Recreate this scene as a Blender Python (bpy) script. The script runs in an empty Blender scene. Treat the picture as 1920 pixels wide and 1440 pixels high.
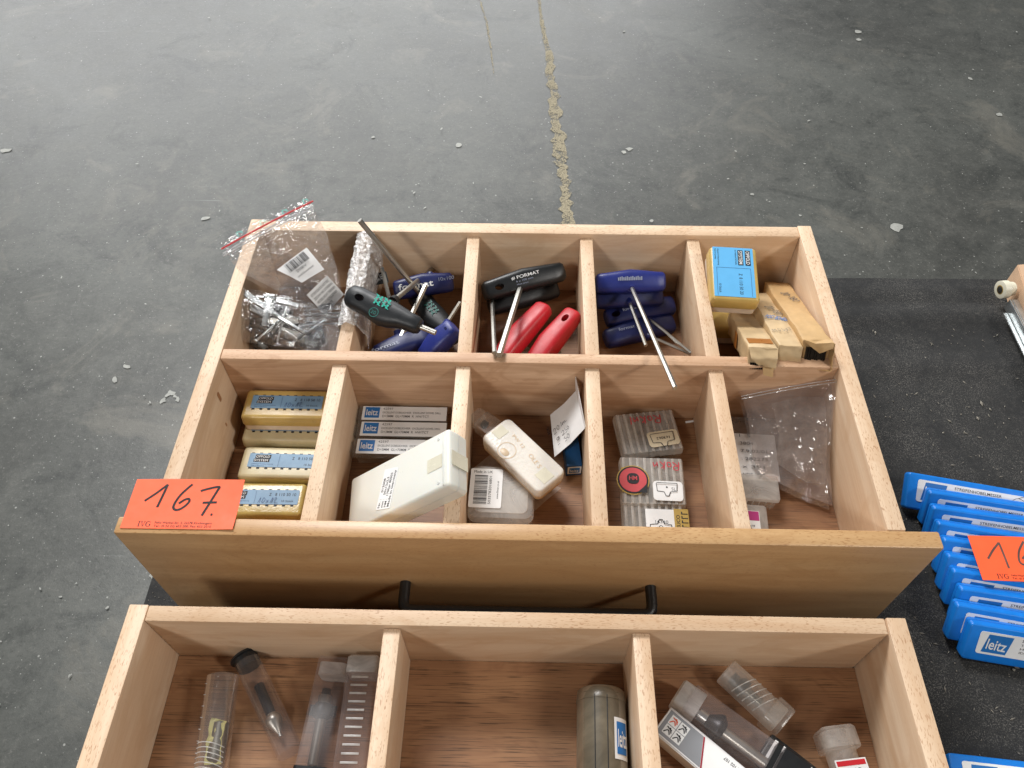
import bpy, bmesh, math, random
from mathutils import Vector, Matrix, noise
random.seed(7)
scene = bpy.context.scene
COL = scene.collection
rad = math.radians

# ------------------------------------------------------------------ camera
CAM_R = Matrix(((0.99973111, -0.01553473, 0.01721568),
                (0.02281085, 0.79229188, -0.60971571),
                (-0.00416807, 0.60994447, 0.7924332)))
CAM_C = Vector((0.288613, -0.28186, 0.691258))
F_PX = 1468.85
cd = bpy.data.cameras.new('camera'); cam = bpy.data.objects.new('camera', cd); COL.objects.link(cam)
cam.matrix_world = Matrix.Translation(CAM_C) @ CAM_R.to_4x4()
cd.sensor_width = 36; cd.lens = F_PX / 1920 * 36; cd.clip_end = 200; cd.clip_start = 0.01
scene.camera = cam

# ------------------------------------------------------------------ world + lamps (hall with skylight and windows)
w = bpy.data.worlds.new('World'); scene.world = w; w.use_nodes = True
bg = w.node_tree.nodes['Background']; bg.inputs[0].default_value = (0.92, 0.95, 1.0, 1); bg.inputs[1].default_value = 0.09
def area(name, loc, aim, sx, sy, power, col):
    l = bpy.data.lights.new(name, 'AREA'); l.shape = 'RECTANGLE'; l.size = sx; l.size_y = sy; l.energy = power; l.color = col
    o = bpy.data.objects.new(name, l); COL.objects.link(o); o.location = loc
    o.rotation_euler = (Vector(aim) - Vector(loc)).to_track_quat('-Z', 'Y').to_euler()
    return o
area('skylight_lamp', (-0.9, 2.5, 3.1), (0.3, 0.2, 0), 1.5, 1.1, 175, (1.0, 0.99, 0.98))
area('front_window_lamp', (-1.7, -2.5, 2.9), (0.2, 0.1, 0.1), 0.6, 0.6, 52, (1.0, 0.97, 0.93))
area('right_window_lamp', (2.9, -1.0, 2.6), (0.4, 0.1, 0.1), 0.5, 0.5, 52, (1.0, 0.96, 0.90))
area('far_window_lamp', (-2.6, 9.5, 3.2), (-0.6, 1.5, -0.75), 11.0, 3.4, 640, (0.98, 0.99, 1.0))
vs = scene.view_settings; vs.view_transform = 'Standard'; vs.look = 'None'; vs.gamma = 1.0; vs.exposure = 0.0
vs.use_curve_mapping = False
scene.render.engine = 'CYCLES'
scene.cycles.max_bounces = 10; scene.cycles.transparent_max_bounces = 24; scene.cycles.transmission_bounces = 6
scene.cycles.caustics_reflective = False; scene.cycles.caustics_refractive = False

# ------------------------------------------------------------------ helpers
def at(u, v, z):
    """point of the place that lies at height z where the photograph shows pixel u, v"""
    d = CAM_R @ Vector(((u - 960) / F_PX, -(v - 720) / F_PX, -1)); return CAM_C + d * ((z - CAM_C.z) / d.z)
def aty(u, v, y):
    d = CAM_R @ Vector(((u - 960) / F_PX, -(v - 720) / F_PX, -1)); return CAM_C + d * ((y - CAM_C.y) / d.y)
def frame(o, px, py):
    x = (px - o).normalized(); z = x.cross(py - o).normalized(); y = z.cross(x)
    M = Matrix((x, y, z)).transposed().to_4x4(); M.translation = o; return M
def TR(x, y, z, rz=0, rx=0, ry=0):
    return Matrix.Translation((x, y, z)) @ Matrix.Rotation(rz, 4, 'Z') @ Matrix.Rotation(ry, 4, 'Y') @ Matrix.Rotation(rx, 4, 'X')
def lin(h):
    h = h.lstrip('#'); c = [int(h[i:i+2], 16) / 255 for i in (0, 2, 4)]
    return tuple((x / 12.92 if x <= .04045 else ((x + .055) / 1.055) ** 2.4) for x in c) + (1,)

def tag(o, label, cat, group=None):
    o['label'] = label; o['category'] = cat
    if group: o['group'] = group
    return o
def thing(name, label, cat, M=None, group=None):
    o = bpy.data.objects.new(name, None); COL.objects.link(o); o.empty_display_size = 0.01
    if M is not None: o.matrix_world = M
    return tag(o, label, cat, group)
def part(name, me, mat, parent=None, M=None, label=None, kind=None):
    o = bpy.data.objects.new(name, me); COL.objects.link(o)
    if mat is not None:
        if len(me.materials) == 0: me.materials.append(mat)
        elif me.materials[0] != mat:
            o.material_slots[0].link = 'OBJECT'; o.material_slots[0].material = mat
    if parent is not None: o.parent = parent
    if M is not None: o.matrix_local = M
    if label: o['label'] = label
    if kind: o['kind'] = kind
    return o
def mesh_of(bm, smooth=False, name='mesh'):
    me = bpy.data.meshes.new(name); bm.normal_update(); bm.to_mesh(me); bm.free()
    if smooth:
        for p in me.polygons: p.use_smooth = True
        if smooth != 'all': me.set_sharp_from_angle(angle=rad(40))
    return me
def rawmesh(v, f, smooth=False):
    me = bpy.data.meshes.new('mesh'); me.from_pydata([tuple(x) for x in v], [], f); me.update()
    if smooth:
        for p in me.polygons: p.use_smooth = True
        if smooth != 'all': me.set_sharp_from_angle(angle=rad(40))
    return me
def box(x0, x1, y0, y1, z0, z1, bev=0.0, seg=2):
    bm = bmesh.new(); bmesh.ops.create_cube(bm, size=1)
    for v in bm.verts:
        v.co = Vector((x0 + (x1 - x0) * (v.co.x + .5), y0 + (y1 - y0) * (v.co.y + .5), z0 + (z1 - z0) * (v.co.z + .5)))
    if bev: bmesh.ops.bevel(bm, geom=list(bm.edges), offset=bev, segments=seg, affect='EDGES', profile=.5)
    return mesh_of(bm, bool(bev))
def boxes(lst):
    v, f = [], []
    for (x0, x1, y0, y1, z0, z1) in lst:
        b = len(v); v += [(x, y, z) for z in (z0, z1) for (x, y) in ((x0, y0), (x1, y0), (x1, y1), (x0, y1))]
        f += [[b+i for i in q] for q in ((3,2,1,0),(4,5,6,7),(0,1,5,4),(1,2,6,5),(2,3,7,6),(3,0,4,7))]
    return rawmesh(v, f)
def rring(sx, sy, r, n=5):
    r = max(min(r, sx / 2 - 1e-5, sy / 2 - 1e-5), 1e-5); out = []
    for cx, cy, a0 in ((sx/2-r, sy/2-r, 0), (-sx/2+r, sy/2-r, 90), (-sx/2+r, -sy/2+r, 180), (sx/2-r, -sy/2+r, 270)):
        for k in range(n + 1):
            a = rad(a0 + 90 * k / n); out.append((cx + r * math.cos(a), cy + r * math.sin(a)))
    return out
def rloft(sx, sy, r, prof, n=5, cap0=True, cap1=True):
    """rounded-rectangle body; prof = [(z, inset), ...]"""
    v, f = [], []; m = 4 * (n + 1)
    for z, i in prof: v += [(x, y, z) for x, y in rring(sx - 2*i, sy - 2*i, max(r - i, .0004), n)]
    for k in range(len(prof) - 1):
        for j in range(m): f.append((k*m+j, k*m+(j+1) % m, (k+1)*m+(j+1) % m, (k+1)*m+j))
    if cap0: f.append(tuple(reversed(range(m))))
    if cap1: f.append(tuple(range((len(prof)-1)*m, len(prof)*m)))
    return rawmesh(v, f, True)
def rplate(sx, sy, r, t=.0004, n=4): return rloft(sx, sy, r, [(0, 0), (t, 0)], n)
def lathe(prof, n=24, cap=True):
    """profile (x along axis, radius)"""
    v, f = [], []
    for x, r in prof:
        for j in range(n):
            a = 2 * math.pi * j / n; v.append((x, r * math.cos(a), r * math.sin(a)))
    for k in range(len(prof) - 1):
        for j in range(n): f.append((k*n+(j+1) % n, k*n+j, (k+1)*n+j, (k+1)*n+(j+1) % n))
    if cap:
        f.append(tuple(range(n))); f.append(tuple(reversed(range((len(prof)-1)*n, len(prof)*n))))
    return rawmesh(v, f, True)
def sweep(pts, r, n=8, hexa=False):
    """round or hexagonal bar along points"""
    pts = [Vector(p) for p in pts]; v, f = [], []; n = 6 if hexa else n; up = None
    for i, p in enumerate(pts):
        t = (pts[min(i+1, len(pts)-1)] - pts[max(i-1, 0)]).normalized()
        if up is None: up = Vector((0, 0, 1)) if abs(t.z) < .9 else Vector((1, 0, 0))
        a = t.cross(up).normalized(); b = a.cross(t).normalized(); up = b
        rr = r[i] if isinstance(r, (list, tuple)) else r
        for j in range(n):
            q = 2 * math.pi * (j + .5) / n; v.append(p + a * rr * math.cos(q) + b * rr * math.sin(q))
    for k in range(len(pts) - 1):
        for j in range(n): f.append((k*n+j, k*n+(j+1) % n, (k+1)*n+(j+1) % n, (k+1)*n+j))
    f.append(tuple(reversed(range(n)))); f.append(tuple(range((len(pts)-1)*n, len(pts)*n)))
    return rawmesh(v, f, not hexa)
def superloft(secs, n=20, e=2.6):
    """handle body along x; secs = (x, half width y, half height z, y offset, z offset)"""
    v, f = [], []
    for (x, a, b, oy, oz) in secs:
        for j in range(n):
            q = 2 * math.pi * j / n; c, s = math.cos(q), math.sin(q)
            v.append((x, oy + a * math.copysign(abs(c) ** (2/e), c), oz + b * math.copysign(abs(s) ** (2/e), s)))
    for k in range(len(secs) - 1):
        for j in range(n): f.append((k*n+(j+1) % n, k*n+j, (k+1)*n+j, (k+1)*n+(j+1) % n))
    f.append(tuple(range(n))); f.append(tuple(reversed(range((len(secs)-1)*n, len(secs)*n))))
    me = rawmesh(v, f, 'all')
    return me
def cut(me, cutter_me):
    """boolean difference, returns a new mesh"""
    a = bpy.data.objects.new('tmp', me); b = bpy.data.objects.new('tmp', cutter_me); COL.objects.link(a); COL.objects.link(b)
    m = a.modifiers.new('b', 'BOOLEAN'); m.object = b; m.operation = 'DIFFERENCE'; m.solver = 'EXACT'
    for x_ in (me, cutter_me):
        bm = bmesh.new(); bm.from_mesh(x_); bmesh.ops.recalc_face_normals(bm, faces=bm.faces); bm.to_mesh(x_); bm.free()
    out = bpy.data.meshes.new_from_object(a.evaluated_get(bpy.context.evaluated_depsgraph_get()))
    bpy.data.objects.remove(a); bpy.data.objects.remove(b)
    for p in out.polygons: p.use_smooth = True
    out.set_sharp_from_angle(angle=rad(45))
    return out
def patch(rows, nu, nv, amp=0, freq=60, seed=0, thick=0, crease=0, cf=35, facet=0):
    """crumpled sheet through a grid of control points (rows of equal length), bilinear between them"""
    R, C = len(rows), len(rows[0]); v = []; f = []
    def P(u, w_):
        a = u * (C - 1); b = w_ * (R - 1); i = min(int(a), C - 2); j = min(int(b), R - 2); a -= i; b -= j
        a = a*a*(3-2*a)*.5 + a*.5; b = b*b*(3-2*b)*.5 + b*.5
        return (rows[j][i]*(1-a) + rows[j][i+1]*a)*(1-b) + (rows[j+1][i]*(1-a) + rows[j+1][i+1]*a)*b
    for j in range(nv + 1):
        for i in range(nu + 1):
            u, q = i / nu, j / nv; p = P(u, q); h = 1e-3
            nrm = (P(min(u+h,1), q) - P(max(u-h,0), q)).cross(P(u, min(q+h,1)) - P(u, max(q-h,0)))
            nrm = nrm.normalized() if nrm.length > 0 else Vector((0,0,1))
            s = Vector((seed * 7.3, seed * 3.1, seed))
            d = amp * noise.noise(p * freq + s) if amp else 0
            if crease:
                d += crease * (abs(noise.noise(p * cf + s * 2)) - .25) + crease * .5 * (abs(noise.noise(p * cf * 2.3 + s * 3)) - .25)
            if facet:
                dd = noise.voronoi(p * cf * 1.6 + s)[0]; d += facet * (min(dd[1] - dd[0], .5) - .25); dd = noise.voronoi(p * cf * 4 + s)[0]; d += facet * .35 * (dd[1] - dd[0])
            v.append(p + nrm * d)
    for j in range(nv):
        for i in range(nu):
            a = j * (nu + 1) + i; f.append((a, a + nu + 1, a + nu + 2, a + 1))
    if thick:
        me = rawmesh(v, f); bm = bmesh.new(); bm.from_mesh(me); bmesh.ops.recalc_face_normals(bm, faces=bm.faces)
        bmesh.ops.solidify(bm, geom=list(bm.faces), thickness=thick); return mesh_of(bm, True)
    return rawmesh(v, f, False if facet else 'all')
_txt = {}
def text_mesh(s, bold=0):
    k = (s, bold)
    if k not in _txt:
        c = bpy.data.curves.new('t', 'FONT'); c.body = s; c.size = 1; c.resolution_u = 3; c.offset = bold
        c.align_x = 'LEFT'
        o = bpy.data.objects.new('t', c); COL.objects.link(o)
        me = bpy.data.meshes.new_from_object(o.evaluated_get(bpy.context.evaluated_depsgraph_get()))
        xs = [q.co.x for q in me.vertices] or [0, 1]
        bpy.data.objects.remove(o); me.materials.clear(); _txt[k] = (me, min(xs), max(xs))
    return _txt[k]
def text(s, mat, parent, x, y, h, width=None, z=.0003, rot=0, bold=0, shear=0, name='lettering'):
    """printed text: lower left corner x, y in the parent's plane, cap height h, optional overall width"""
    me, a, b = text_mesh(s, bold); sy = h / .7; sx = sy if width is None else width / (b - a)
    S = Matrix(((sx, shear * sy, 0, -a * sx), (0, sy, 0, 0), (0, 0, 1, 0), (0, 0, 0, 1)))
    return part(name, me.copy() if me.materials and me.materials[0] != mat else me, mat, parent, TR(x, y, z, rot) @ S)
def ink_mesh(strokes, wd, t=.00015):
    """pen strokes as flat ribbons"""
    v, f = [], []
    for li, st in enumerate(strokes):
        pts = [Vector((p[0], p[1], 0)) for p in st]
        if len(pts) > 2:   # smooth
            sm = []
            for i in range(len(pts) - 1):
                p0, p1, p2, p3 = pts[max(i-1,0)], pts[i], pts[i+1], pts[min(i+2,len(pts)-1)]
                for k in range(5):
                    q = k / 5; sm.append(.5*((2*p1)+(p2-p0)*q+(2*p0-5*p1+4*p2-p3)*q*q+(3*p1-p0-3*p2+p3)*q**3))
            sm.append(pts[-1]); pts = sm
        b = len(v)
        for i, p in enumerate(pts):
            d = pts[min(i+1, len(pts)-1)] - pts[max(i-1, 0)]; d = d.normalized() if d.length else Vector((1,0,0))
            n = Vector((-d.y, d.x, 0)) * wd * .5
            v += [p + n + Vector((0,0,t*li)), p - n + Vector((0,0,t*li))]
        for i in range(len(pts) - 1): f.append((b+2*i, b+2*i+1, b+2*i+3, b+2*i+2))
    return rawmesh(v, f)
def ink(strokes, wd, mat, parent, M=None, name='handwriting'): return part(name, ink_mesh(strokes, wd), mat, parent, M)
def barcode(parent, x, y, wd, h, mat, seed=1, z=.0003, rot=0):
    rn = random.Random(seed); l = []; q = 0
    while q < wd:
        b = rn.choice((.00035, .0005, .0009)); l.append((q, min(q + b, wd), 0, h, 0, .0001)); q += b + rn.choice((.0004, .0006, .0009))
    return part('barcode', boxes(l), mat, parent, TR(x, y, z, rot))

# ------------------------------------------------------------------ materials
MATS = {}
def nodes(name):
    m = bpy.data.materials.new(name); m.use_nodes = True; nt = m.node_tree; nt.nodes.clear()
    out = nt.nodes.new('ShaderNodeOutputMaterial'); return m, nt, out
def N(nt, t, **k):
    n = nt.nodes.new('ShaderNode' + t)
    for a, b in k.items(): setattr(n, a, b)
    return n
def noise_node(nt, vec, scale, detail=3, rough=.55, dist=0):
    n = N(nt, 'TexNoise'); n.inputs['Scale'].default_value = scale; n.inputs['Detail'].default_value = detail
    n.inputs['Roughness'].default_value = rough; n.inputs['Distortion'].default_value = dist
    if vec is not None: nt.links.new(vec, n.inputs['Vector'])
    return n.outputs['Fac']
def ramp(nt, fac, stops):
    n = N(nt, 'ValToRGB'); e = n.color_ramp.elements
    while len(e) < len(stops): e.new(.5)
    for i, (p, c) in enumerate(stops): e[i].position = p; e[i].color = c if len(c) == 4 else tuple(c) + (1,)
    nt.links.new(fac, n.inputs['Fac']); return n.outputs['Color']
def mapping(nt, scale, rot=(0,0,0), objrand=True):
    tc = N(nt, 'TexCoord'); vec = tc.outputs['Object']
    if objrand:
        oi = N(nt, 'ObjectInfo'); mul = N(nt, 'VectorMath', operation='SCALE'); mul.inputs[0].default_value = (3.1, 5.7, 2.3)
        nt.links.new(oi.outputs['Random'], mul.inputs['Scale']); add = N(nt, 'VectorMath', operation='ADD')
        nt.links.new(vec, add.inputs[0]); nt.links.new(mul.outputs['Vector'], add.inputs[1]); vec = add.outputs['Vector']
    mp = N(nt, 'Mapping'); mp.inputs['Scale'].default_value = scale; mp.inputs['Rotation'].default_value = rot
    nt.links.new(vec, mp.inputs['Vector']); return mp.outputs['Vector']
def mixc(nt, a, b, fac, mode='MIX'):
    n = N(nt, 'Mix', data_type='RGBA', blend_type=mode)
    for s, x in ((n.inputs['Factor'], fac), (n.inputs['A'], a), (n.inputs['B'], b)):
        if hasattr(x, 'is_linked'): nt.links.new(x, s)
        else: s.default_value = x
    return n.outputs['Result']
def bump(nt, h, strength, dist=.001):
    b = N(nt, 'Bump'); b.inputs['Strength'].default_value = strength; b.inputs['Distance'].default_value = dist
    nt.links.new(h, b.inputs['Height']); return b.outputs['Normal']
def plain(name, col, rough=.45, metal=0, var=.08, bmp=.12, bscale=900, spec=.5, trans=0, sss=0, coat=0):
    """plain solid with slight mottling, uneven gloss and fine relief"""
    m, nt, out = nodes(name); p = N(nt, 'BsdfPrincipled'); nt.links.new(p.outputs[0], out.inputs[0])
    v = mapping(nt, (1, 1, 1)); n1 = noise_node(nt, v, 70, 4); n2 = noise_node(nt, v, bscale, 3)
    c = lin(col) if isinstance(col, str) else col
    dk = tuple(x * (1 - var * 1.6) for x in c[:3]) + (1,); lt = tuple(min(1, x * (1 + var)) for x in c[:3]) + (1,)
    nt.links.new(ramp(nt, n1, [(.3, dk), (.7, lt)]), p.inputs['Base Color'])
    r = N(nt, 'MapRange'); r.inputs[3].default_value = max(0, rough - .08); r.inputs[4].default_value = rough + .1
    nt.links.new(noise_node(nt, v, 160, 4), r.inputs[0]); nt.links.new(r.outputs[0], p.inputs['Roughness'])
    p.inputs['Metallic'].default_value = metal; p.inputs['Specular IOR Level'].default_value = spec
    p.inputs['Coat Weight'].default_value = coat
    if sss:
        p.inputs['Subsurface Weight'].default_value = sss; p.inputs['Subsurface Radius'].default_value = (.004, .003, .002); p.inputs['Subsurface Scale'].default_value = 1
    if bmp: nt.links.new(bump(nt, n2, bmp, .0004), p.inputs['Normal'])
    MATS[name] = m; return m
def wood(name, axis, base, dark, fleck, fleckamt=.62, rough=.5, bands=.5, fsc=(260, 1250), side=.12, gsc=(14, 420)):
    m, nt, out = nodes(name); p = N(nt, 'BsdfPrincipled'); nt.links.new(p.outputs[0], out.inputs[0])
    def sc(al, ac): return tuple(al if i == axis else ac for i in range(3))
    g1 = noise_node(nt, mapping(nt, sc(3, 34)), 1, 4, .6, 1.2)
    g2 = noise_node(nt, mapping(nt, sc(*gsc)), 1, 3, .6, .2)
    fl = noise_node(nt, mapping(nt, sc(*fsc)), 1, 1, .4, .3)
    fl2 = noise_node(nt, mapping(nt, sc(60, 60)), 1, 2)
    oi_ = N(nt, 'ObjectInfo'); tv = ramp(nt, oi_.outputs['Random'], [(0, (.90, .88, .85)), (1, (1.04, 1.03, 1.02))])
    lb2 = noise_node(nt, mapping(nt, sc(9, 16)), 1, 3, .55, 2.2)
    c = mixc(nt, lin(base), lin(dark), ramp(nt, g1, [(.35, (0,0,0)), (.68, (bands,)*3)]))
    c = mixc(nt, c, lin(dark), ramp(nt, lb2, [(.52, (0,0,0)), (.60, (.45,)*3), (.68, (.1,)*3)]))
    c = mixc(nt, c, tv, 1.0, 'MULTIPLY')
    c = mixc(nt, c, lin(dark), ramp(nt, g2, [(.45, (0,0,0)), (.75, (.45,)*3)]))
    fm = ramp(nt, fl, [(fleckamt, (0,0,0)), (fleckamt + .05, (.75,)*3)])
    fm2 = mixc(nt, (0,0,0,1), fm, ramp(nt, fl2, [(.35, (.25,)*3), (.6, (1,1,1))]))
    ge = N(nt, 'NewGeometry'); sx_ = N(nt, 'SeparateXYZ'); nt.links.new(ge.outputs['Normal'], sx_.inputs[0])
    tm = N(nt, 'MapRange'); tm.inputs[1].default_value = .2; tm.inputs[2].default_value = .7; tm.inputs[3].default_value = side; tm.inputs[4].default_value = 1
    nt.links.new(sx_.outputs['Z'], tm.inputs[0]); fk = N(nt, 'Math', operation='MULTIPLY'); nt.links.new(fm2, fk.inputs[0]); nt.links.new(tm.outputs[0], fk.inputs[1])
    c = mixc(nt, c, lin(fleck), fk.outputs[0]); nt.links.new(c, p.inputs['Base Color'])
    p.inputs['Roughness'].default_value = rough
    nt.links.new(bump(nt, g2, .18, .0005), p.inputs['Normal'])
    MATS[name] = m; return m
def film(name, tint=(1,1,1), haze=.06, gloss=.16, rough=.12, scale=70, bstr=.6, hazecol=(.9,.92,.95), fres=True):
    """clear or milky plastic sheet: see-through with glossy wrinkles and a little haze"""
    m, nt, out = nodes(name); v = mapping(nt, (1,1,1))
    n1 = noise_node(nt, v, scale, 5, .6, 1.5); nm = bump(nt, n1, bstr, .003)
    t = N(nt, 'BsdfTransparent'); t.inputs[0].default_value = tuple(tint) + (1,)
    g = N(nt, 'BsdfGlossy'); g.inputs['Roughness'].default_value = rough; g.inputs['Color'].default_value = (1,1,1,1); nt.links.new(nm, g.inputs['Normal'])
    d = N(nt, 'BsdfDiffuse'); d.inputs[0].default_value = tuple(hazecol) + (1,); nt.links.new(nm, d.inputs['Normal'])
    tl = N(nt, 'BsdfTranslucent'); tl.inputs[0].default_value = tuple(hazecol) + (1,)
    dm = N(nt, 'MixShader'); dm.inputs[0].default_value = .45; nt.links.new(d.outputs[0], dm.inputs[1]); nt.links.new(tl.outputs[0], dm.inputs[2])
    m1 = N(nt, 'MixShader')
    hz = N(nt, 'MapRange'); hz.inputs[1].default_value = .3; hz.inputs[2].default_value = .75; hz.inputs[3].default_value = haze * .6; hz.inputs[4].default_value = min(1, haze * 1.5)
    nt.links.new(n1, hz.inputs[0]); nt.links.new(hz.outputs[0], m1.inputs[0])
    nt.links.new(t.outputs[0], m1.inputs[1]); nt.links.new(dm.outputs[0], m1.inputs[2])
    lw = N(nt, 'LayerWeight'); lw.inputs[0].default_value = .25; nt.links.new(nm, lw.inputs['Normal'])
    fm = N(nt, 'MapRange'); fm.inputs[3].default_value = gloss * .45; fm.inputs[4].default_value = min(1, gloss * 3.2); nt.links.new(lw.outputs['Fresnel'], fm.inputs[0])
    m2 = N(nt, 'MixShader'); nt.links.new(fm.outputs[0], m2.inputs[0]); nt.links.new(m1.outputs[0], m2.inputs[1]); nt.links.new(g.outputs[0], m2.inputs[2])
    nt.links.new(m2.outputs[0], out.inputs[0]); MATS[name] = m; return m

beech_x = wood('beech_x', 0, 'e2caae', 'cba885', 'a57a58', .60, bands=.75)
beech_y = wood('beech_y', 1, 'e3ccb1', 'cdab89', 'a57a58', .60, bands=.75)
beech_x2 = wood('beech_inner_x', 0, 'd8b798', 'ac8362', 'a87e5c', .61, .55, 1.0)
beech_z = wood('beech_plain', 1, 'dcbc98', 'cba47e', 'b58c68', .70, .5, .8)
panel_w = wood('beech_front', 0, 'cda97c', 'b48c60', '97693f', .60, .36, .8, side=.5)
veneer = wood('oak_veneer', 0, 'a27a57', '80593e', '46301f', .57, .5, .8, (26, 1500), 1, (8, 900))
black_pl = plain('black_plastic', '17191b', .38, var=.12)
black_soft = plain('black_soft_grip', '1c1f22', .42, var=.1)
blue_grip = plain('navy_grip', '161f55', .42, var=.12)
blue_grip2 = plain('royal_grip', '202d7a', .4, var=.1)
red_grip = plain('red_grip', 'b8202a', .42, var=.1)
steel = plain('steel', 'bcbab3', .38, 1, .1, .05)
steel_d = plain('dark_steel', '8b877f', .36, 1, .15, .1)
zinc = plain('zinc_plate', 'd4d8d8', .34, 1, .1, .1)
carbide = plain('carbide', '3c3c3e', .35, .8, .1)
gold_pl = plain('gold_plastic', 'c4a661', .30, 0, .05, .1, sss=.15)
gold_pl2 = plain('gold_rough_plastic', 'bda560', .26, 0, .06, .5, 420, sss=.1)
cream_pl = plain('cream_plastic', 'd2c6a0', .38, 0, .04, .1, sss=.15)
base_pl = plain('cream_base_plastic', 'e2d2c2', .4, 0, .04, .1, sss=.15)
soap_pl = plain('white_worn_plastic', 'dedad2', .26, 0, .01, .7, 330, sss=.15)
soap_side = plain('yellowed_plastic', 'dcc3a2', .4, 0, .06, .2, sss=.2)
milk_pl = plain('milky_plastic', 'dcdcd4', .3, 0, .006, .08, 200, sss=.3)
tape_pl = None
label_blue = plain('label_blue', '7b9fbe', .5, 0, .03, 0)
label_blue2 = plain('label_bright_blue', '62b2e6', .45, 0, .03, 0)
label_white = plain('label_white', 'e9eaea', .55, 0, .03, .05)
label_cream = plain('label_cream', 'd9cdb0', .6, 0, .05, .05)
paper = plain('paper', 'e2e1e0', .7, 0, .04, .1)
ink_k = plain('black_ink', '15151a', .6, 0, .1, 0)
ink_g = plain('grey_ink', '55565a', .6, 0, .1, 0)
ink_b = plain('blue_ink', '35507e', .6, 0, .1, 0)
ink_r = plain('red_marker', 'b83a44', .6, 0, .15, 0)
ink_w = plain('white_print', 'e6e8e8', .5, 0, .03, 0)
ink_sil = plain('silver_print', '8d94a8', .5, 0, .03, 0)
ink_t = plain('teal_print', '2fb8a4', .5, 0, .03, 0)
ink_td = plain('dark_teal_print', '1f6f66', .5, 0, .03, 0)
leitz_blue = plain('logo_blue', '1f6fb8', .5, 0, .04, 0)
marker = plain('marker_pen', '1c1719', .7, 0, .25, 0)
marker2 = plain('marker_pen_grey', '5f4a44', .5, 0, .2, 0)
orange = plain('signal_orange_card', 'ff6234', .55, 0, .03, .03)
red_line = plain('red_zip', 'd83a3c', .4, 0, .05, 0)
kraft = plain('kraft_paper', 'c3a06f', .6, 0, .07, .8, 160)
kraft2 = plain('pale_kraft_paper', 'c8ae86', .45, 0, .09, .8, 150)
kraft_tape = plain('brown_tape', 'a2672f', .3, 0, .06, .1)
blade = plain('stacked_blades', '2b2724', .35, .6, .2, .1)
pack_blue = plain('pack_blue_plastic', '1479d6', .34, 0, .07, .12)
box_blue = plain('box_blue_card', '17548c', .5, 0, .06, .1)
red_sticker = plain('red_sticker', 'c2494f', .45, 0, .06, 0)
gold_st = plain('gold_sticker', 'b99b52', .4, .3, .05, 0)
magenta = plain('magenta_print', 'b0347a', .5, 0, .05, 0)
orange_dot = plain('orange_dot', 'd8552e', .5, 0, .05, 0)
white_nylon = plain('white_nylon', 'e2ddc8', .4, 0, .04, .05)
def make_sand():
    m, nt, out = nodes('sand_filler'); p = N(nt, 'BsdfPrincipled'); v = mapping(nt, (1,1,1), objrand=False)
    n1 = noise_node(nt, v, 210, 5, .8); n2 = noise_node(nt, v, 38, 5, .75)
    nt.links.new(ramp(nt, n1, [(.32, lin('777062')), (.5, lin('a39a82')), (.7, lin('cabfa4'))]), p.inputs['Base Color']); p.inputs['Roughness'].default_value = .95
    nt.links.new(bump(nt, n1, .9, .002), p.inputs['Normal'])
    t = N(nt, 'BsdfTransparent'); mx = N(nt, 'MixShader'); ad = N(nt, 'Math', operation='ADD'); nt.links.new(n1, ad.inputs[0]); nt.links.new(n2, ad.inputs[1])
    nt.links.new(ramp(nt, ad.outputs[0], [(.88, (0,0,0)), (1.06, (.9,)*3)]), mx.inputs[0]); nt.links.new(t.outputs[0], mx.inputs[1]); nt.links.new(p.outputs[0], mx.inputs[2]); nt.links.new(mx.outputs[0], out.inputs[0])
    return m
sand = make_sand()
flake = plain('white_paint_flake', 'a9aaa4', .7, 0, .12, .3)
crumb_m = plain('pale_crumb', '8c877c', .85, 0, .25, .3)
tape_pl = plain('aged_tape', 'dad6c2', .25, 0, .03, .05)
clear = film('clear_film', haze=.05, gloss=.24, rough=.05, bstr=.4)
bagfilm = film('zip_bag_film', haze=.13, gloss=.30, rough=.06, scale=55, bstr=.5)
greyfilm = film('grey_bag_film', (.68,.70,.72), .07, .12, .12, 60, .9, (.7,.72,.75))
milkfilm = film('milky_bag_film', (.97,.95,.93), .46, .025, .5, 30, .15, (.85,.78,.70))
pinkfilm = film('pinkish_bag_film', (.95,.90,.88), .20, .085, .10, 25, .2, (.80,.72,.68))
foil = film('crinkled_cellophane', haze=.60, gloss=.34, rough=.16, scale=110, bstr=.8, hazecol=(.93,.93,.93))
clearpl = film('clear_plastic_box', (.97,.96,.94), .16, .06, .25, 30, .1, (.90,.86,.80))
frost = film('frosted_plastic', (.97,.96,.95), .30, .05, .4, 40, .15, (.90,.87,.82))
frostw = film('frosted_white_plastic', (.9,.9,.9), .60, .08, .35, 40, .2, (.88,.88,.86))
tube_pl = film('clear_tube', (.97,.97,.97), .10, .16, .14, 20, .05, (.86,.85,.84))
tube_g = film('grey_tube', (.94,.92,.92), .10, .05, .16, 20, .08, (.70,.65,.64))
tube_sq = film('square_tube_plastic', (.94,.92,.92), .14, .018, .3, 20, .08, (.72,.66,.66))
bronze = film('smoky_tube', (.45,.43,.40), .60, .09, .3, 20, .05, (.40,.34,.24))

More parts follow.
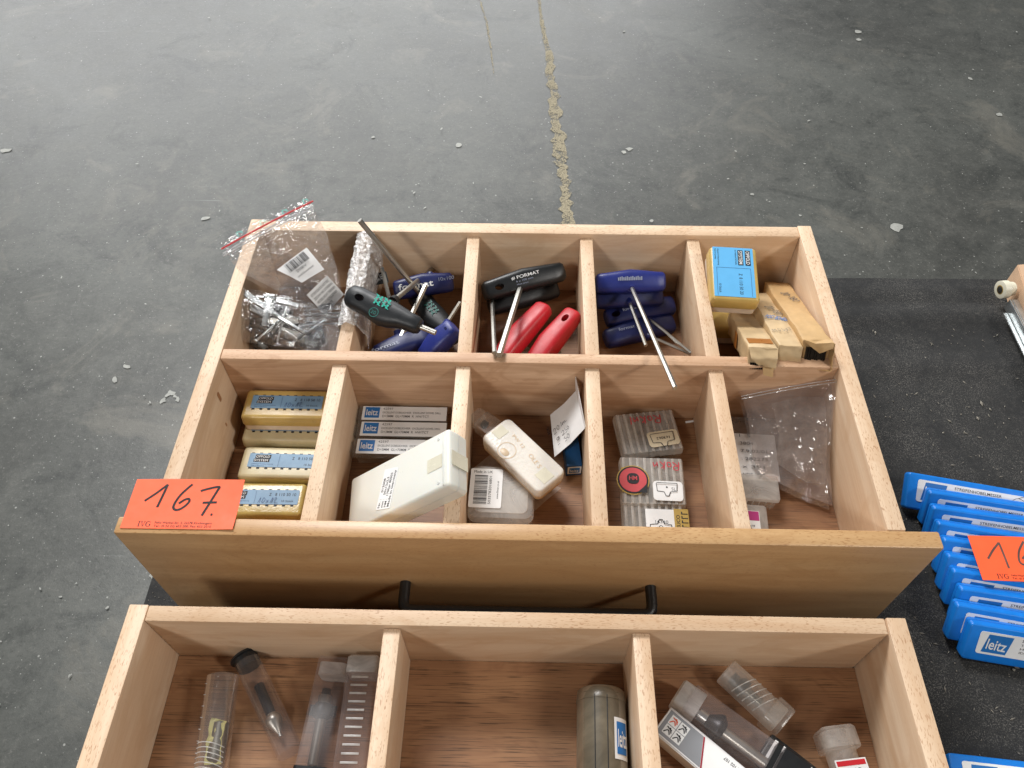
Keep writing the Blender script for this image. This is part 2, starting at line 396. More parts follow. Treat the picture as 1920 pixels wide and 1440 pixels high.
# mat and concrete
def make_rubber():
    m, nt, out = nodes('black_felt_mat'); p = N(nt, 'BsdfPrincipled'); nt.links.new(p.outputs[0], out.inputs[0])
    v = mapping(nt, (1,1,1), objrand=False)
    fine = noise_node(nt, v, 900, 3, .7); mid = noise_node(nt, v, 160, 4, .7); big = noise_node(nt, v, 11, 6, .7, .8)
    dust = N(nt, 'Math', operation='MULTIPLY'); nt.links.new(ramp(nt, fine, [(.50, (0,0,0)), (.72, (1,1,1))]), dust.inputs[0]); nt.links.new(ramp(nt, big, [(.40, (.08,)*3), (.64, (1,1,1))]), dust.inputs[1])
    c = mixc(nt, lin('1d1e1f'), lin('7c7973'), dust.outputs[0])
    c = mixc(nt, c, lin('4e4c48'), ramp(nt, mid, [(.50, (0,0,0)), (.8, (.35,)*3)]))
    nt.links.new(c, p.inputs['Base Color']); p.inputs['Roughness'].default_value = .85
    nt.links.new(bump(nt, fine, .4, .001), p.inputs['Normal']); return m
rubber = make_rubber()
def make_concrete():
    m, nt, out = nodes('sealed_concrete'); p = N(nt, 'BsdfPrincipled'); nt.links.new(p.outputs[0], out.inputs[0])
    v = mapping(nt, (1,1,1), objrand=False)
    big = noise_node(nt, v, 1.3, 5, .6, .5); mid = noise_node(nt, v, 14, 8, .78, .3); fine = noise_node(nt, v, 130, 6, .8); dirt = noise_node(nt, v, 5, 7, .75, 1.0)
    c = mixc(nt, lin('4a4b48'), lin('5f615d'), ramp(nt, big, [(.32, (0,0,0)), (.68, (1,1,1))]))
    c = mixc(nt, c, lin('7a7a74'), ramp(nt, mid, [(.48, (0,0,0)), (.80, (.5,)*3)]))
    c = mixc(nt, c, lin('323534'), ramp(nt, mid, [(.26, (.7,)*3), (.44, (0,0,0))]))
    c = mixc(nt, c, lin('343736'), ramp(nt, dirt, [(.54, (0,0,0)), (.70, (.7,)*3)]))
    c = mixc(nt, c, lin('8c8b85'), ramp(nt, fine, [(.56, (0,0,0)), (.70, (.55,)*3)]))
    c = mixc(nt, c, lin('303231'), ramp(nt, fine, [(.34, (.5,)*3), (.44, (0,0,0))]))
    c = mixc(nt, c, lin('7c7970'), ramp(nt, noise_node(nt, v, 3.2, 6, .72, 1.4), [(.54, (0,0,0)), (.68, (.5,)*3)]))
    for (rz, al, ac, th) in ((18, 1.6, 60, .66), (-35, 2.2, 75, .68), (72, 2.0, 80, .69)):
        sc = noise_node(nt, mapping(nt, (al, ac, 1), (0, 0, rad(rz)), False), 1, 5, .8)
        c = mixc(nt, c, lin('8e908e'), ramp(nt, sc, [(th, (0,0,0)), (th + .05, (.5,)*3)]))
    for (s_, r0, r1) in ((26, .035, .07), (70, .05, .09)):
        vo = N(nt, 'TexVoronoi'); vo.inputs['Scale'].default_value = s_; nt.links.new(v, vo.inputs['Vector'])
        c = mixc(nt, c, lin('b4b5af'), ramp(nt, vo.outputs['Distance'], [(r0, (.75,)*3), (r1, (0,0,0))]))
    nt.links.new(c, p.inputs['Base Color'])
    r = N(nt, 'MapRange'); r.inputs[3].default_value = .27; r.inputs[4].default_value = .50; nt.links.new(mid, r.inputs[0]); nt.links.new(r.outputs[0], p.inputs['Roughness'])
    hb = N(nt, 'Math', operation='ADD'); nt.links.new(mid, hb.inputs[0]); nt.links.new(fine, hb.inputs[1])
    nt.links.new(bump(nt, hb.outputs[0], .16, .004), p.inputs['Normal']); return m
concrete = make_concrete()

# ------------------------------------------------------------------ setting: floor, table
FZ = -0.75
fl = part('floor', rawmesh([(-14,-8,FZ),(14,-8,FZ),(14,16,FZ),(-14,16,FZ)], [(0,1,2,3)]), concrete); fl['kind'] = 'structure'
def strip(pts, wd, seed, z):
    rn = random.Random(seed); v = []; f = []; n = 90
    for i in range(n + 1):
        q = i / n * (len(pts) - 1); k = min(int(q), len(pts) - 2); a = q - k
        p = Vector(pts[k]).lerp(Vector(pts[k+1]), a); ww = wd[k] * (1 - a) + wd[k+1] * a
        j = noise.noise(Vector((i * .35, seed, 0))) * ww * .8
        v += [(p.x + j - ww * (.4 + rn.random() * .9), p.y, z), (p.x + j + ww * (.4 + rn.random() * .9), p.y, z)]
    for i in range(n): f.append((2*i, 2*i+1, 2*i+3, 2*i+2))
    return rawmesh(v, f)
cr = [at(u, v, FZ) for u, v in ((1006,-40),(1014,30),(1030,110),(1040,200),(1050,290),(1058,340),(1068,420),(1078,520))]
part('crack_filler', strip(cr, (.005,.006,.012,.019,.022,.015,.022,.022), 3, FZ + .002), sand, fl)
cr2 = [at(u, v, FZ) for u, v in ((890,-30),(912,40),(920,90),(926,140))]
part('hairline_crack', strip(cr2, (.003,.004,.003,.0015), 9, FZ + .002), sand, fl)
# paint flecks and grit on the floor
v, f = [], []; rn = random.Random(5)
def blob(x, y, r, z, k=7, st=1.0, an=0):
    b = len(v); z += .000004 * b
    for j in range(k):
        a = 2*math.pi*j/k; q = r * (.55 + .6 * rn.random()); dx, dy = q*math.cos(a)*st, q*math.sin(a)
        v.append((x + dx*math.cos(an) - dy*math.sin(an), y + dx*math.sin(an) + dy*math.cos(an), z))
    f.append(tuple(range(b, b + k)))
for (u, q, r) in ((1682,427,.018),(1819,148,.010),(1180,280,.012),(1170,286,.008),(322,738,.009),(306,752,.007),(334,750,.006),(314,742,.005),(328,744,.004),(215,712,.008),(238,688,.007),(12,283,.012),(386,410,.008),(860,272,.012),(700,258,.006),(1410,365,.006),(1610,75,.01),(1608,60,.012),(1873,216,.01),(1222,415,.007),(1170,60,.006),(290,1078,.008),(1500,405,.005)):
    p = at(u, q, FZ); blob(p.x, p.y, r, FZ + .0015, 9, 1.5 if u < 400 else 1, rn.random()*3)
for i in range(330):
    p = at(rn.uniform(-100, 2000), rn.uniform(-60, 1440), FZ); blob(p.x, p.y, rn.choice((.0012,.0015,.002,.002,.003)), FZ + .0015, 5, rn.uniform(1, 2.5), rn.random()*3)
part('paint_flecks', rawmesh(v, f), flake, fl, kind='stuff')

TX0, TX1, TY0, TY1 = -.0585, 1.75, -.62, .4235
tb = thing('work_table', 'long work table covered with a dusty black mat under the drawers', 'table', TR(0, 0, FZ))
H0 = -FZ
nx, ny = 150, 84; mv = []; mf = []
for j in range(ny + 1):
    for i in range(nx + 1):
        x = TX0 + (TX1 - TX0) * i / nx; y = TY0 + (TY1 - TY0) * j / ny
        b = max(0, min(1, (y - .20) / .06)) * max(0, min(1, (x - .6) / .04))   # the mat ripples beyond the drawer
        y2 = y - .03 * x
        h = .0062 * math.exp(-((y2 - .338) / .014) ** 2) + .0050 * math.exp(-((y2 - .376) / .010) ** 2) + .0034 * math.exp(-((y2 - .262) / .012) ** 2)
        z = H0 + b * (h + .0012 * noise.noise(Vector((x * 12, y * 40, 2)))) - .0003
        mv.append((x, y + (.010 * (x - .66) if j == ny else 0), z))
for j in range(ny):
    for i in range(nx):
        a = j * (nx + 1) + i; mf.append((a, a + 1, a + nx + 2, a + nx + 1))
nb = len(mv); ring = [i for i in range(nx + 1)] + [j * (nx + 1) + nx for j in range(1, ny + 1)] + [ny * (nx + 1) + i for i in range(nx - 1, -1, -1)] + [j * (nx + 1) for j in range(ny - 1, 0, -1)]
for k in ring: q = mv[k]; mv.append((q[0], q[1], H0 - .006))
for k in range(len(ring)): mf.append((ring[k], nb + k, nb + (k+1) % len(ring), ring[(k+1) % len(ring)]))
part('mat', rawmesh(mv, mf, True), rubber, tb)
part('table_top', box(TX0 + .004, TX1, TY0 + .004, TY1 - .004, H0 - .036, H0 - .0062), beech_z, tb)
for x in (TX0 + .06, TX1 - .1):
    for y in (TY0 + .06, TY1 - .1): part('leg', box(x, x + .045, y, y + .045, 0, H0 - .0365, .002), steel_d, tb)
# crumbs and dust lying on the mat
v, f = [], []; rn = random.Random(11)
def crumb(x, y, r, z=.0005, st=1):
    b = len(v); a = rn.random() * 3
    pts = [(r*st,0,0),(0,r,0),(-r*st,0,0),(0,-r,0),(0,0,r*.9),(0,0,-r*.3)]
    for q in pts: v.append((x + q[0]*math.cos(a) - q[1]*math.sin(a), y + q[0]*math.sin(a) + q[1]*math.cos(a), z + q[2]))
    for t in ((0,1,4),(1,2,4),(2,3,4),(3,0,4)): f.append(tuple(b + i for i in t))
for (u, q, r, s) in ((1641,624,.0022,2),(1735,672,.002,2),(1674,753,.002,1),(1692,768,.002,1),(1700,741,.002,1.4),(1833,785,.003,1.6),(1768,812,.002,1.4),(1840,757,.003,2.4),(1856,768,.002,2),(1780,790,.002,2.4),(1683,692,.0018,1),(1841,858,.0014,1),(1862,877,.0014,1),(1905,1250,.004,1.3),(1911,1247,.003,1),(1900,1256,.003,1)):
    p = at(u, q, 0); crumb(p.x, p.y, r * .55, .0008, s)
for i in range(1500):
    x = rn.uniform(.60, 1.0); y = rn.uniform(-.2, .415); crumb(x, y, rn.choice((.0003,.0004,.0005,.0007)), .0004, rn.choice((1,1,2,4)))
for i in range(60): crumb(rn.uniform(-.055, 0), rn.uniform(-.06, .03), .0005)
o = part('table_crumbs', rawmesh(v, f), crumb_m); o['kind'] = 'stuff'; o['label'] = 'pale wood crumbs and dust strewn over the black mat'; o['category'] = 'crumbs'

# ------------------------------------------------------------------ drawers
W, TS, YB, TB, YM, TM, TP, RIM = .58, .0141, .3464, .0150, .1587, .0115, .0145, .15
ZF = .068; DT = .1441; TD = .0129
U = (.1150, .2261, .3423, .4514); L = (.1148, .2261, .3416, .4515)
d1 = thing('beech_drawer', 'beech drawer with ten compartments and a black bow handle on its front', 'drawer')
bv = .0010
part('side_board', box(0, TS, .0002, YB, 0, RIM, bv), beech_y, d1)
part('side_board', box(W - TS, W, .0002, YB, 0, RIM, bv), beech_y, d1)
part('back_board', box(TS + .0002, W - TS - .0002, YB - .0012 - TB, YB - .0012, .02, RIM - .0006, bv), beech_x, d1)
part('cross_divider', box(TS + .0002, W - TS - .0002, YM, YM + TM, ZF + .0003, RIM - .0004, bv), beech_x2, d1)
for x in U: part('divider', box(x, x + TD, YM + TM + .0002, YB - TB - .0016, ZF + .0003, DT, bv * .8), beech_y, d1)
for x in L: part('divider', box(x, x + TD, .0004, YM - .0002, ZF + .0003, DT, bv * .8), beech_y, d1)
part('bottom_panel', box(TS + .0003, W - TS - .0003, .0004, YB - TB - .0016, ZF - .005, ZF), veneer, d1)
part('front_panel', box(-.0244, W + .0245, -TP, -.0002, .001, RIM, .0016), panel_w, d1)
hm = sweep([(.1905,-TP + .001,.068),(.1905,-.030,.068),(.1912,-.0345,.068),(.1935,-.0375,.068),(.198,-.0385,.068),(.388,-.0385,.069),(.3925,-.0375,.069),(.3948,-.0345,.069),(.3955,-.030,.069),(.3955,-TP + .001,.069)], .0046, 12)
part('bow_handle', hm, black_pl, d1)

W2, TS2, TB2, Z2 = .585, .0136, .0128, .1168
M2 = TR(-.0095, -.0572, 0, .0029)
for (u, q, a_, b_) in ((411, 744, .012, .0045), (424, 796, .005, .0022)):
    d_ = CAM_R @ Vector(((u - 960) / F_PX, -(q - 720) / F_PX, -1)); p = CAM_C + d_ * ((TS - CAM_C.x) / d_.x)
    part('knot', rloft(a_, b_, b_ * .45, [(0, .0004), (.0003, 0)], 4), plain('knot_wood', 'a97c58', .6, 0, .25, .2), d1, TR(TS - .0001, p.y, p.z) @ Matrix.Rotation(rad(90), 4, 'Y'))
d2 = thing('beech_drawer', 'nearer beech drawer with three wide compartments holding router bit tubes', 'drawer', M2)
part('side_board', box(-.0012, TS2, -.34, 0, 0, Z2, bv), beech_y, d2)
part('side_board', box(W2 - TS2, W2 + .0012, -.34, 0, 0, Z2, bv), beech_y, d2)
part('back_board', box(TS2 + .0004, W2 - TS2 - .0012, -TB2, -.0006, .015, Z2 - .0002, bv), beech_x, d2)
for x in (.1938, .3813): part('divider', box(x, x + TD, -.32, -TB2 - .0003, .0398, Z2 - .0058, bv), beech_y, d2)
part('bottom_panel', box(TS2 + .0003, W2 - TS2 - .0003, -.3245, -TB2 - .0003, .0345, .0395), veneer, d2)
part('front_panel', box(-.022, W2 + .022, -.36, -.3402, 0, Z2 + .004, .0016), panel_w, d2)
ZD = .0395

# ------------------------------------------------------------------ shared small builders
def serif_ivg(parent, mat, x, y, h):
    """IVG in serif capitals"""
    v, f = [], []
    def quad(*p):
        b = len(v); v.extend([(q[0]*h, q[1]*h, 0) for q in p]); f.append(tuple(range(b, b + len(p))))
    quad((.15,0),(.30,0),(.30,1),(.15,1)); quad((.02,0),(.15,0),(.15,.06),(.02,.06)); quad((.30,0),(.43,0),(.43,.06),(.30,.06)); quad((.02,.94),(.15,.94),(.15,1),(.02,1)); quad((.30,.94),(.43,.94),(.43,1),(.30,1))
    quad((.56,1),(.72,1),(.97,.0),(.90,0)); quad((1.18,1),(1.25,1),(.97,.0),(.95,.12)); quad((.48,.94),(.57,.94),(.57,1),(.48,1)); quad((.72,.94),(.82,.94),(.82,1),(.72,1)); quad((1.07,.94),(1.17,.94),(1.17,1),(1.07,1)); quad((1.26,.94),(1.36,.94),(1.36,1),(1.26,1))
    n = 16
    for i in range(n):
        a0, a1 = rad(50 + 270 * i / n), rad(50 + 270 * (i + 1) / n)
        t0 = .07 + .09 * max(0, -math.cos(a0)); t1 = .07 + .09 * max(0, -math.cos(a1))
        c = (1.86, .5)
        quad((c[0]+.46*math.cos(a0), c[1]+.52*math.sin(a0)), (c[0]+.46*math.cos(a1), c[1]+.52*math.sin(a1)), (c[0]+(.46-t1)*math.cos(a1), c[1]+(.52-t1)*math.sin(a1)), (c[0]+(.46-t0)*math.cos(a0), c[1]+(.52-t0)*math.sin(a0)))
    quad((2.08,.08),(2.22,.08),(2.22,.44),(2.08,.44)); quad((1.94,.44),(2.34,.44),(2.34,.50),(1.94,.50)); quad((2.10,.72),(2.17,.72),(2.17,1.0),(2.10,.88))
    return part('lettering', rawmesh(v, f), mat, parent, TR(x, y, .0016))
def leitz_logo(parent, x, y, wd, h, z=.0003, rot=0, shear=0):
    """blue square with the white word, on a label's plane"""
    v = [(0,0,0),(wd,0,0),(wd + shear*h, h,0),(shear*h, h,0)]
    lg = part('logo_square', rawmesh(v, [(0,1,2,3)]), leitz_blue, parent, TR(x, y, z, rot))
    text('leitz', ink_w, parent, x + (wd*.10 + shear*h*.25)*math.cos(rot) - h*.22*math.sin(rot), y + (wd*.10+shear*h*.25)*math.sin(rot) + h*.22*math.cos(rot), h*.56, wd*.80, z + .0003, rot, .012, shear*.6)
    return lg
def flatlabel(parent, sx, sy, mat, M, r=.0006, t=.0003, name='label', label=None):
    """label whose origin is its lower left corner"""
    return part(name, rplate(sx, sy, r, t, 2), mat, parent, M @ TR(sx/2, sy/2, 0), label)
def lab(parent, sx, sy, mat, M, r=.0006, t=.0003, name='label', label=None):
    me = rplate(sx, sy, r, t, 2)
    for q in me.vertices: q.co.x += sx/2; q.co.y += sy/2
    return part(name, me, mat, parent, M, label)

# ------------------------------------------------------------------ yellow knife cases (upper plane z of each given)
def knife_case(label, M, Lx, Dy, Hz, lidm, hand=True, style=0, group='yellow knife cases'):
    c = thing('knife_case', label, 'case', M, group)
    s = Hz * .42
    part('base', rloft(Lx - .001, Dy - .001, .004, [(0, .0015), (.001, .0003), (s, 0)], 4), base_pl, c)
    lid = part('lid', rloft(Lx, Dy, .0045, [(s + .0002, 0), (s + .0012, -.0003), (Hz - .0035, .0004), (Hz - .0012, .0012), (Hz - .0003, .0026), (Hz, .0042)], 5), lidm, c)
    part('hinge', box(-.012, .012, Dy/2 + .0002, Dy/2 + .0012, s - .003, s + .003, .0003), lidm, c)
    if style == 0:
        lx, ly = Lx * .83, Dy * .42; ox, oy = -Lx * .40, -ly * .5 + .0016
        l = lab(c, lx, ly, label_blue, TR(ox, oy, Hz + .0001)); t = .0004
        part('slot_row', boxes([(ox + lx*(i + .2)/9, ox + lx*(i + .2)/9 + .0026, oy - .0018, oy - .0002, Hz - .0006, Hz + .00025) for i in range(9)]), ink_k, c)
        part('slot_row', boxes([(ox + lx*(i + .2)/9, ox + lx*(i + .2)/9 + .0026, oy + ly + .0001, oy + ly + .0008, Hz - .0006, Hz + .00025) for i in range(9)]), ink_k, c)
        part('print_block', boxes([(.085*lx, .30*lx, .60*ly, .90*ly, 0, .00008), (.07*lx, .29*lx, .36*ly, .58*ly, 0, .00008)]), ink_k, l, TR(0, 0, t))
        text('OPPOLD', ink_w, l, .095*lx, .66*ly, ly*.17, .19*lx, t + .0003); text('SYSTEM', ink_w, l, .08*lx, .39*ly, ly*.17, .19*lx, t + .0003)
        text('OPPOLD Holzbearbeitung', ink_b, l, .05*lx, .19*ly, ly*.07, .30*lx, t); text('Made in Germany', ink_b, l, .05*lx, .06*ly, ly*.07, .18*lx, t)
        part('print_line', boxes([(.42*lx, .423*lx, .05*ly, .95*ly, 0, .0001)]), ink_b, l, TR(0, 0, t))
        text('Z', ink_k, l, .60*lx, .58*ly, ly*.20, .03*lx, t, bold=.01); text('8 110 50 10', ink_k, l, .68*lx, .58*ly, ly*.20, .28*lx, t); text('10 Stück', ink_k, l, .78*lx, .16*ly, ly*.14, .16*lx, t)
        if hand:
            h = ly * .42; x0 = .47*lx; y0 = .08*ly
            ink([[(x0,y0),(x0+.3*h,y0+.9*h),(x0+.25*h,y0)], [(x0+.55*h,y0+.1*h),(x0+.75*h,y0+.85*h),(x0+1.0*h,y0+.5*h),(x0+.7*h,y0),(x0+.55*h,y0+.3*h)], [(x0+1.2*h,y0+.5*h),(x0+1.5*h,y0+.1*h)], [(x0+1.5*h,y0+.5*h),(x0+1.2*h,y0)], [(x0+1.8*h,y0),(x0+2.1*h,y0+.9*h),(x0+2.05*h,y0)], [(x0+2.3*h,y0+.7*h),(x0+2.6*h,y0+.9*h),(x0+2.4*h,y0+.1*h),(x0+2.9*h,y0+.1*h)]], .0004, ink_b, l, TR(0, 0, t))
    return c
CH = .0205
knife_case('gold hinged case with a pale blue label, topmost of the stack at the back', TR(.0287 + .0395, .1560 - .0172, ZF + CH + .0006), .079, .034, CH, gold_pl)
knife_case('cream hinged case lying directly beneath the topmost gold case', TR(.0262 + .0395, .112 + .0160, ZF + .0002), .079, .034, CH, cream_pl, False)
knife_case('cream hinged case with unwritten blue label in front of the gold stack', TR(.0315 + .0395, .0885, ZF + .0002, rad(-.6)), .079, .034, CH, cream_pl, False)
knife_case('gold crinkled case half hidden behind the orange number card', TR(.0185 + .0395, .0510, ZF + .0002, rad(.4)), .079, .034, CH, gold_pl2)

# case standing askew in the back right compartment
o_ = at(1337, 574, .138); A = at(1333, 466, .164); B = at(1416, 464, .164); C_ = at(1338, 562, .152)
ex = (C_ - A); ey = (B - A); Mc = frame((A + B) / 2 + ex * .5, (A + B) / 2 + ex, (A + B) / 2 + ex * .5 + ey)
LX, DY, HZ = ex.length + .004, ey.length + .003, .024
Mc = Mc @ TR(0, 0, -HZ)
c5 = knife_case('yellow case with a large bright blue label tilted on top of kraft boxes', Mc, LX, DY, HZ, gold_pl, style=1)
l = lab(c5, LX*.90, DY*.84, label_blue2, TR(-LX*.47, -DY*.44, HZ + .0001)); a, b, t = LX*.90, DY*.84, .0004
part('print_block', boxes([(.05*a, .36*a, .80*b, .93*b, 0, .0001), (.05*a, .36*a, .62*b, .75*b, 0, .0001)]), ink_k, l, TR(0, 0, t))
text('OPPOLD', ink_w, l, .07*a, .82*b, b*.09, .27*a, t + .0003, bold=.01); text('SYSTEM', ink_w, l, .07*a, .64*b, b*.09, .27*a, t + .0003, bold=.01)
text('INTERNATIONAL', ink_k, l, .05*a, .55*b, b*.035, .31*a, t)
text('Oppold Holzbearbeitung', ink_k, l, .04*a, .12*b, b*.04, .34*a, t); text('Made in Germany', ink_k, l, .04*a, .05*b, b*.04, .22*a, t)
text('Z', ink_k, l, .53*a, .62*b, b*.085, .04*a, t, bold=.012); text('8 110 50 20', ink_k, l, .61*a, .62*b, b*.085, .34*a, t); text('10 Stück', ink_k, l, .75*a, .12*b, b*.06, .18*a, t)
part('print_frame', boxes([(.42*a, .424*a, .08*b, .92*b, 0, .0001), (.42*a, .98*a, .08*b, .088*b, 0, .0001), (.42*a, .98*a, .912*b, .92*b, 0, .0001)]), ink_b, l, TR(0, 0, t))
knife_case('yellow case mostly hidden beneath the tilted blue labelled case', TR(.4905, .289, .0690, rad(-90), 0, 0), .072, .040, .024, gold_pl, style=1)

# kraft boxes
def kraft_box(label, P0, P1, wd, ht, mat, end, group='kraft paper boxes'):
    """P0 back top centre, P1 front top centre"""
    ln = (P1 - P0).length
    M = frame(P0, P1, P0 + Vector((1, 0, 0))) @ TR(0, 0, -ht)      # x to the viewer, y to the right
    k = thing('kraft_box', label, 'box', M, group)
    bx = box(0, ln, -wd/2, wd/2, 0, ht, .0012)
    bm = bmesh.new(); bm.from_mesh(bx); bmesh.ops.subdivide_edges(bm, edges=[e for e in bm.edges if e.calc_length() > .006], cuts=9, use_grid_fill=True)
    for q in bm.verts: q.co += Vector((0, noise.noise(q.co * 60 + Vector((wd*900, 0, 0))), noise.noise(q.co * 60 + Vector((0, ln*900, 5))))) * .0013 + Vector((0, 0, 1)) * (.0012 * (abs(noise.noise(q.co * 130 + Vector((wd*300, 1, 2)))) - .2)) * (1 if q.co.z > ht * .5 else 0)
    part('carton', mesh_of(bm, True), mat, k)
    if end == 'open':
        part('blade_stack', boxes([(ln - .004, ln + .0022 + .0004*(i % 3), -wd*.36 + wd*.72*i/9, -wd*.36 + wd*.72*(i+.82)/9, .003, ht*.72) for i in range(9)]), blade, k)
        fl_ = [[Vector((ln - .001, -wd*.5, ht)), Vector((ln - .001, 0, ht)), Vector((ln - .001, wd*.5, ht))], [Vector((ln + .0015, -wd*.48, ht + .0005)), Vector((ln + .003, -.002, ht - .002)), Vector((ln + .006, wd*.5, ht + .001))], [Vector((ln + .0015, -wd*.46, ht - .001)), Vector((ln + .004, wd*.1, ht*.52)), Vector((ln + .008, wd*.5, ht - .004))]]
        part('torn_flap', patch(fl_, 10, 8, .0012, 200, 4, .0004), kraft, k)
        fl_ = [[Vector((ln - .001, -wd*.5, .001)), Vector((ln - .001, wd*.5, .001))], [Vector((ln + .006, -wd*.55, -.001)), Vector((ln + .011, wd*.55, -.002))]]
        part('torn_flap', patch(fl_, 8, 6, .001, 160, 8, .0004), kraft, k)
        fl_ = [[Vector((ln - .002, wd*.5, 0)), Vector((ln - .002, wd*.5, ht))], [Vector((ln + .011, wd*.54, -.001)), Vector((ln + .007, wd*.52, ht))]]
        part('torn_flap', patch(fl_, 6, 6, .0008, 160, 9, .0004), kraft, k)
    if end == 'wrap':
        part('blade_stack', boxes([(ln - .004, ln + .0012, -wd*.40 + wd*.45*i/6, -wd*.40 + wd*.45*(i+.82)/6, .001, ht*.33) for i in range(6)]), blade, k)
        part('folded_flap', patch([[Vector((ln - .001, -wd*.5, ht)), Vector((ln - .001, wd*.5, ht))], [Vector((ln + .004, -wd*.40, ht*.55)), Vector((ln + .004, wd*.48, ht*.62))], [Vector((ln + .003, -wd*.1, ht*.25)), Vector((ln + .005, wd*.46, ht*.2))]], 10, 10, .0014, 180, 6, .0004, .0012, 160), kraft2, k)
        part('folded_flap', patch([[Vector((ln, wd*.02, ht*.5)), Vector((ln, wd*.42, ht*.5))], [Vector((ln + .004, wd*.06, -.003)), Vector((ln + .004, wd*.40, -.005))]], 6, 8, .0008, 180, 12, .0004), kraft, k)
        part('tape', box(ln*.78, ln*.90, -wd*.42, wd*.42, ht + .0002, ht + .0004), kraft_tape, k)
        part('tape', box(ln*.45, ln*.55, -wd*.5 - .0012, -wd*.5 - .0009, .002, ht*.8), kraft_tape, k)
    if end == 'closed':
        part('folded_flap', patch([[Vector((ln + .0004, -wd*.49, ht - .001)), Vector((ln + .0004, wd*.49, ht - .001))], [Vector((ln + .002, -wd*.45, ht*.5)), Vector((ln + .002, wd*.46, ht*.5))], [Vector((ln + .0006, -wd*.49, .001)), Vector((ln + .0006, wd*.49, .001))]], 10, 10, .0009, 180, 3, .0003, .001, 150), kraft2, k)
    return k, ln
k1, ln1 = kraft_box('left kraft paper box with brown tape and crumpled end resting on the rail', at(1390, 585, .100), at(1432, 652, .163), .0255, .021, kraft2, 'wrap')
k2, ln2 = kraft_box('middle kraft box with blue slanted lettering and a closed end', at(1424, 548, .100), at(1483, 647, .162), .0215, .022, kraft2, 'closed')
k3, ln3 = kraft_box('right kraft box with a torn open end showing dark blades', at(1456, 528, .102), at(1533, 638, .165), .0245, .023, kraft, 'open')
Rt = rad(90)
text('POST BOHRER', leitz_blue, k2, ln2*.55, -.0100, .0085, .0215, .0236, Rt - .30, .012, .25)
ink([[(0,0),(0,.004),(.0015,.002),(.003,.004),(.003,0)],[(.005,0),(.0055,.004),(.007,.003),(.006,0),(.005,.001)],[(.009,.004),(.009,0),(.0105,.001),(.010,.003)],[(.012,.003),(.0125,0),(.014,.004)],[(.015,.004),(.0175,.004)],[(.0162,.004),(.016,0)]], .0004, ink_g, k2, TR(ln2*.80, -.0085, .0232, Rt + .2) @ Matrix.Diagonal((1, 1.5, 1, 1)), 'pencil_writing')
def num180(k, x, z):
    ink([[(0,.003),(.0012,.004),(.002,.003),(.0002,0),(.0024,0)],[(.004,.004),(.003,.002),(.004,0),(.005,.002),(.004,.004)],[(.006,.002),(.0075,.002)],[(.0085,.003),(.0095,.004),(.0093,0)],[(.0125,.004),(.011,.003),(.013,.001),(.012,0),(.011,.001),(.013,.003),(.0125,.004)],[(.0155,.004),(.0143,.002),(.0152,0),(.0165,.002),(.0155,.004)]], .0005, ink_g, k, TR(x, -.004, z + .0006, rad(15)) @ Matrix.Diagonal((1.6, 1.8, 1, 1)), 'pencil_writing')
num180(k3, ln3*.22, .0226); num180(k2, ln2*.32, .0226)

# ------------------------------------------------------------------ T-handle keys
def grip_mesh(kind, Lh, hole=None):
    if kind == 'wera':
        s = [(-.5,.004,.004,0,0),(-.49,.0075,.0065,0,0),(-.45,.0105,.0085,0,0),(-.36,.0118,.0092,0,0),(-.26,.0116,.009,0,0),(-.14,.0120,.0088,-.001,0),(0,.0136,.0092,-.0018,0),(.12,.0126,.009,-.001,0),(.24,.0100,.0088,0,0),(.36,.0086,.0086,0,0),(.44,.0082,.0084,0,0),(.485,.0068,.007,0,0),(.5,.004,.004,0,0)]; e = 2.5
    else:
        s = [(-.5,.0045,.004,0,0),(-.49,.0078,.0062,0,0),(-.46,.0098,.0075,0,0),(-.36,.0104,.0082,0,0),(-.2,.0112,.0092,.0006,0),(0,.0122,.0100,.0012,0),(.2,.0112,.0092,.0006,0),(.36,.0104,.0082,0,0),(.46,.0098,.0075,0,0),(.49,.0078,.0062,0,0),(.5,.0045,.004,0,0)]; e = 3.2
    me = superloft([(x * Lh, a, b, oy, oz) for x, a, b, oy, oz in s], 24, e)
    if hole is not None:
        c = lathe([(-.03, .0032), (.03, .0032)], 16)
        R_ = Matrix.Rotation(rad(90), 4, 'Y'); S = Matrix.Diagonal((1.5, 1, 1, 1))
        for q in c.vertices: q.co = S @ (R_ @ q.co) + Vector((hole * Lh, 0, 0))
        me = cut(me, c)
    return me
def tkey(label, kind, mat, a, b, base, tip, r, face=None, hole=None, hexa=True, shmat=None, group='T-handle keys', name='t_handle_key'):
    """grip from a to b; shaft from base to tip; face = direction the printed side looks at"""
    mid = (a + b) / 2; Lh = (b - a).length; x = (b - a).normalized()
    f_ = (face or (CAM_C - mid)); z = (f_ - x * f_.dot(x)).normalized(); y = z.cross(x)
    M = Matrix((x, y, z)).transposed().to_4x4(); M.translation = mid
    k = thing(name, label, 'hex key', M, group); Mi = M.inverted()
    part('grip', grip_mesh(kind, Lh, hole), mat, k)
    if base is not None:
        p, q = Mi @ base, Mi @ tip
        part('shaft', sweep([p, q], r, 12, hexa), shmat or steel, k)
        d = (q - p).normalized()
        part('collar', sweep([p, p + d * .008, p + d * .0085], [r * 1.9, r * 1.75, r * 1.2], 14), mat, k)
    return k, Lh
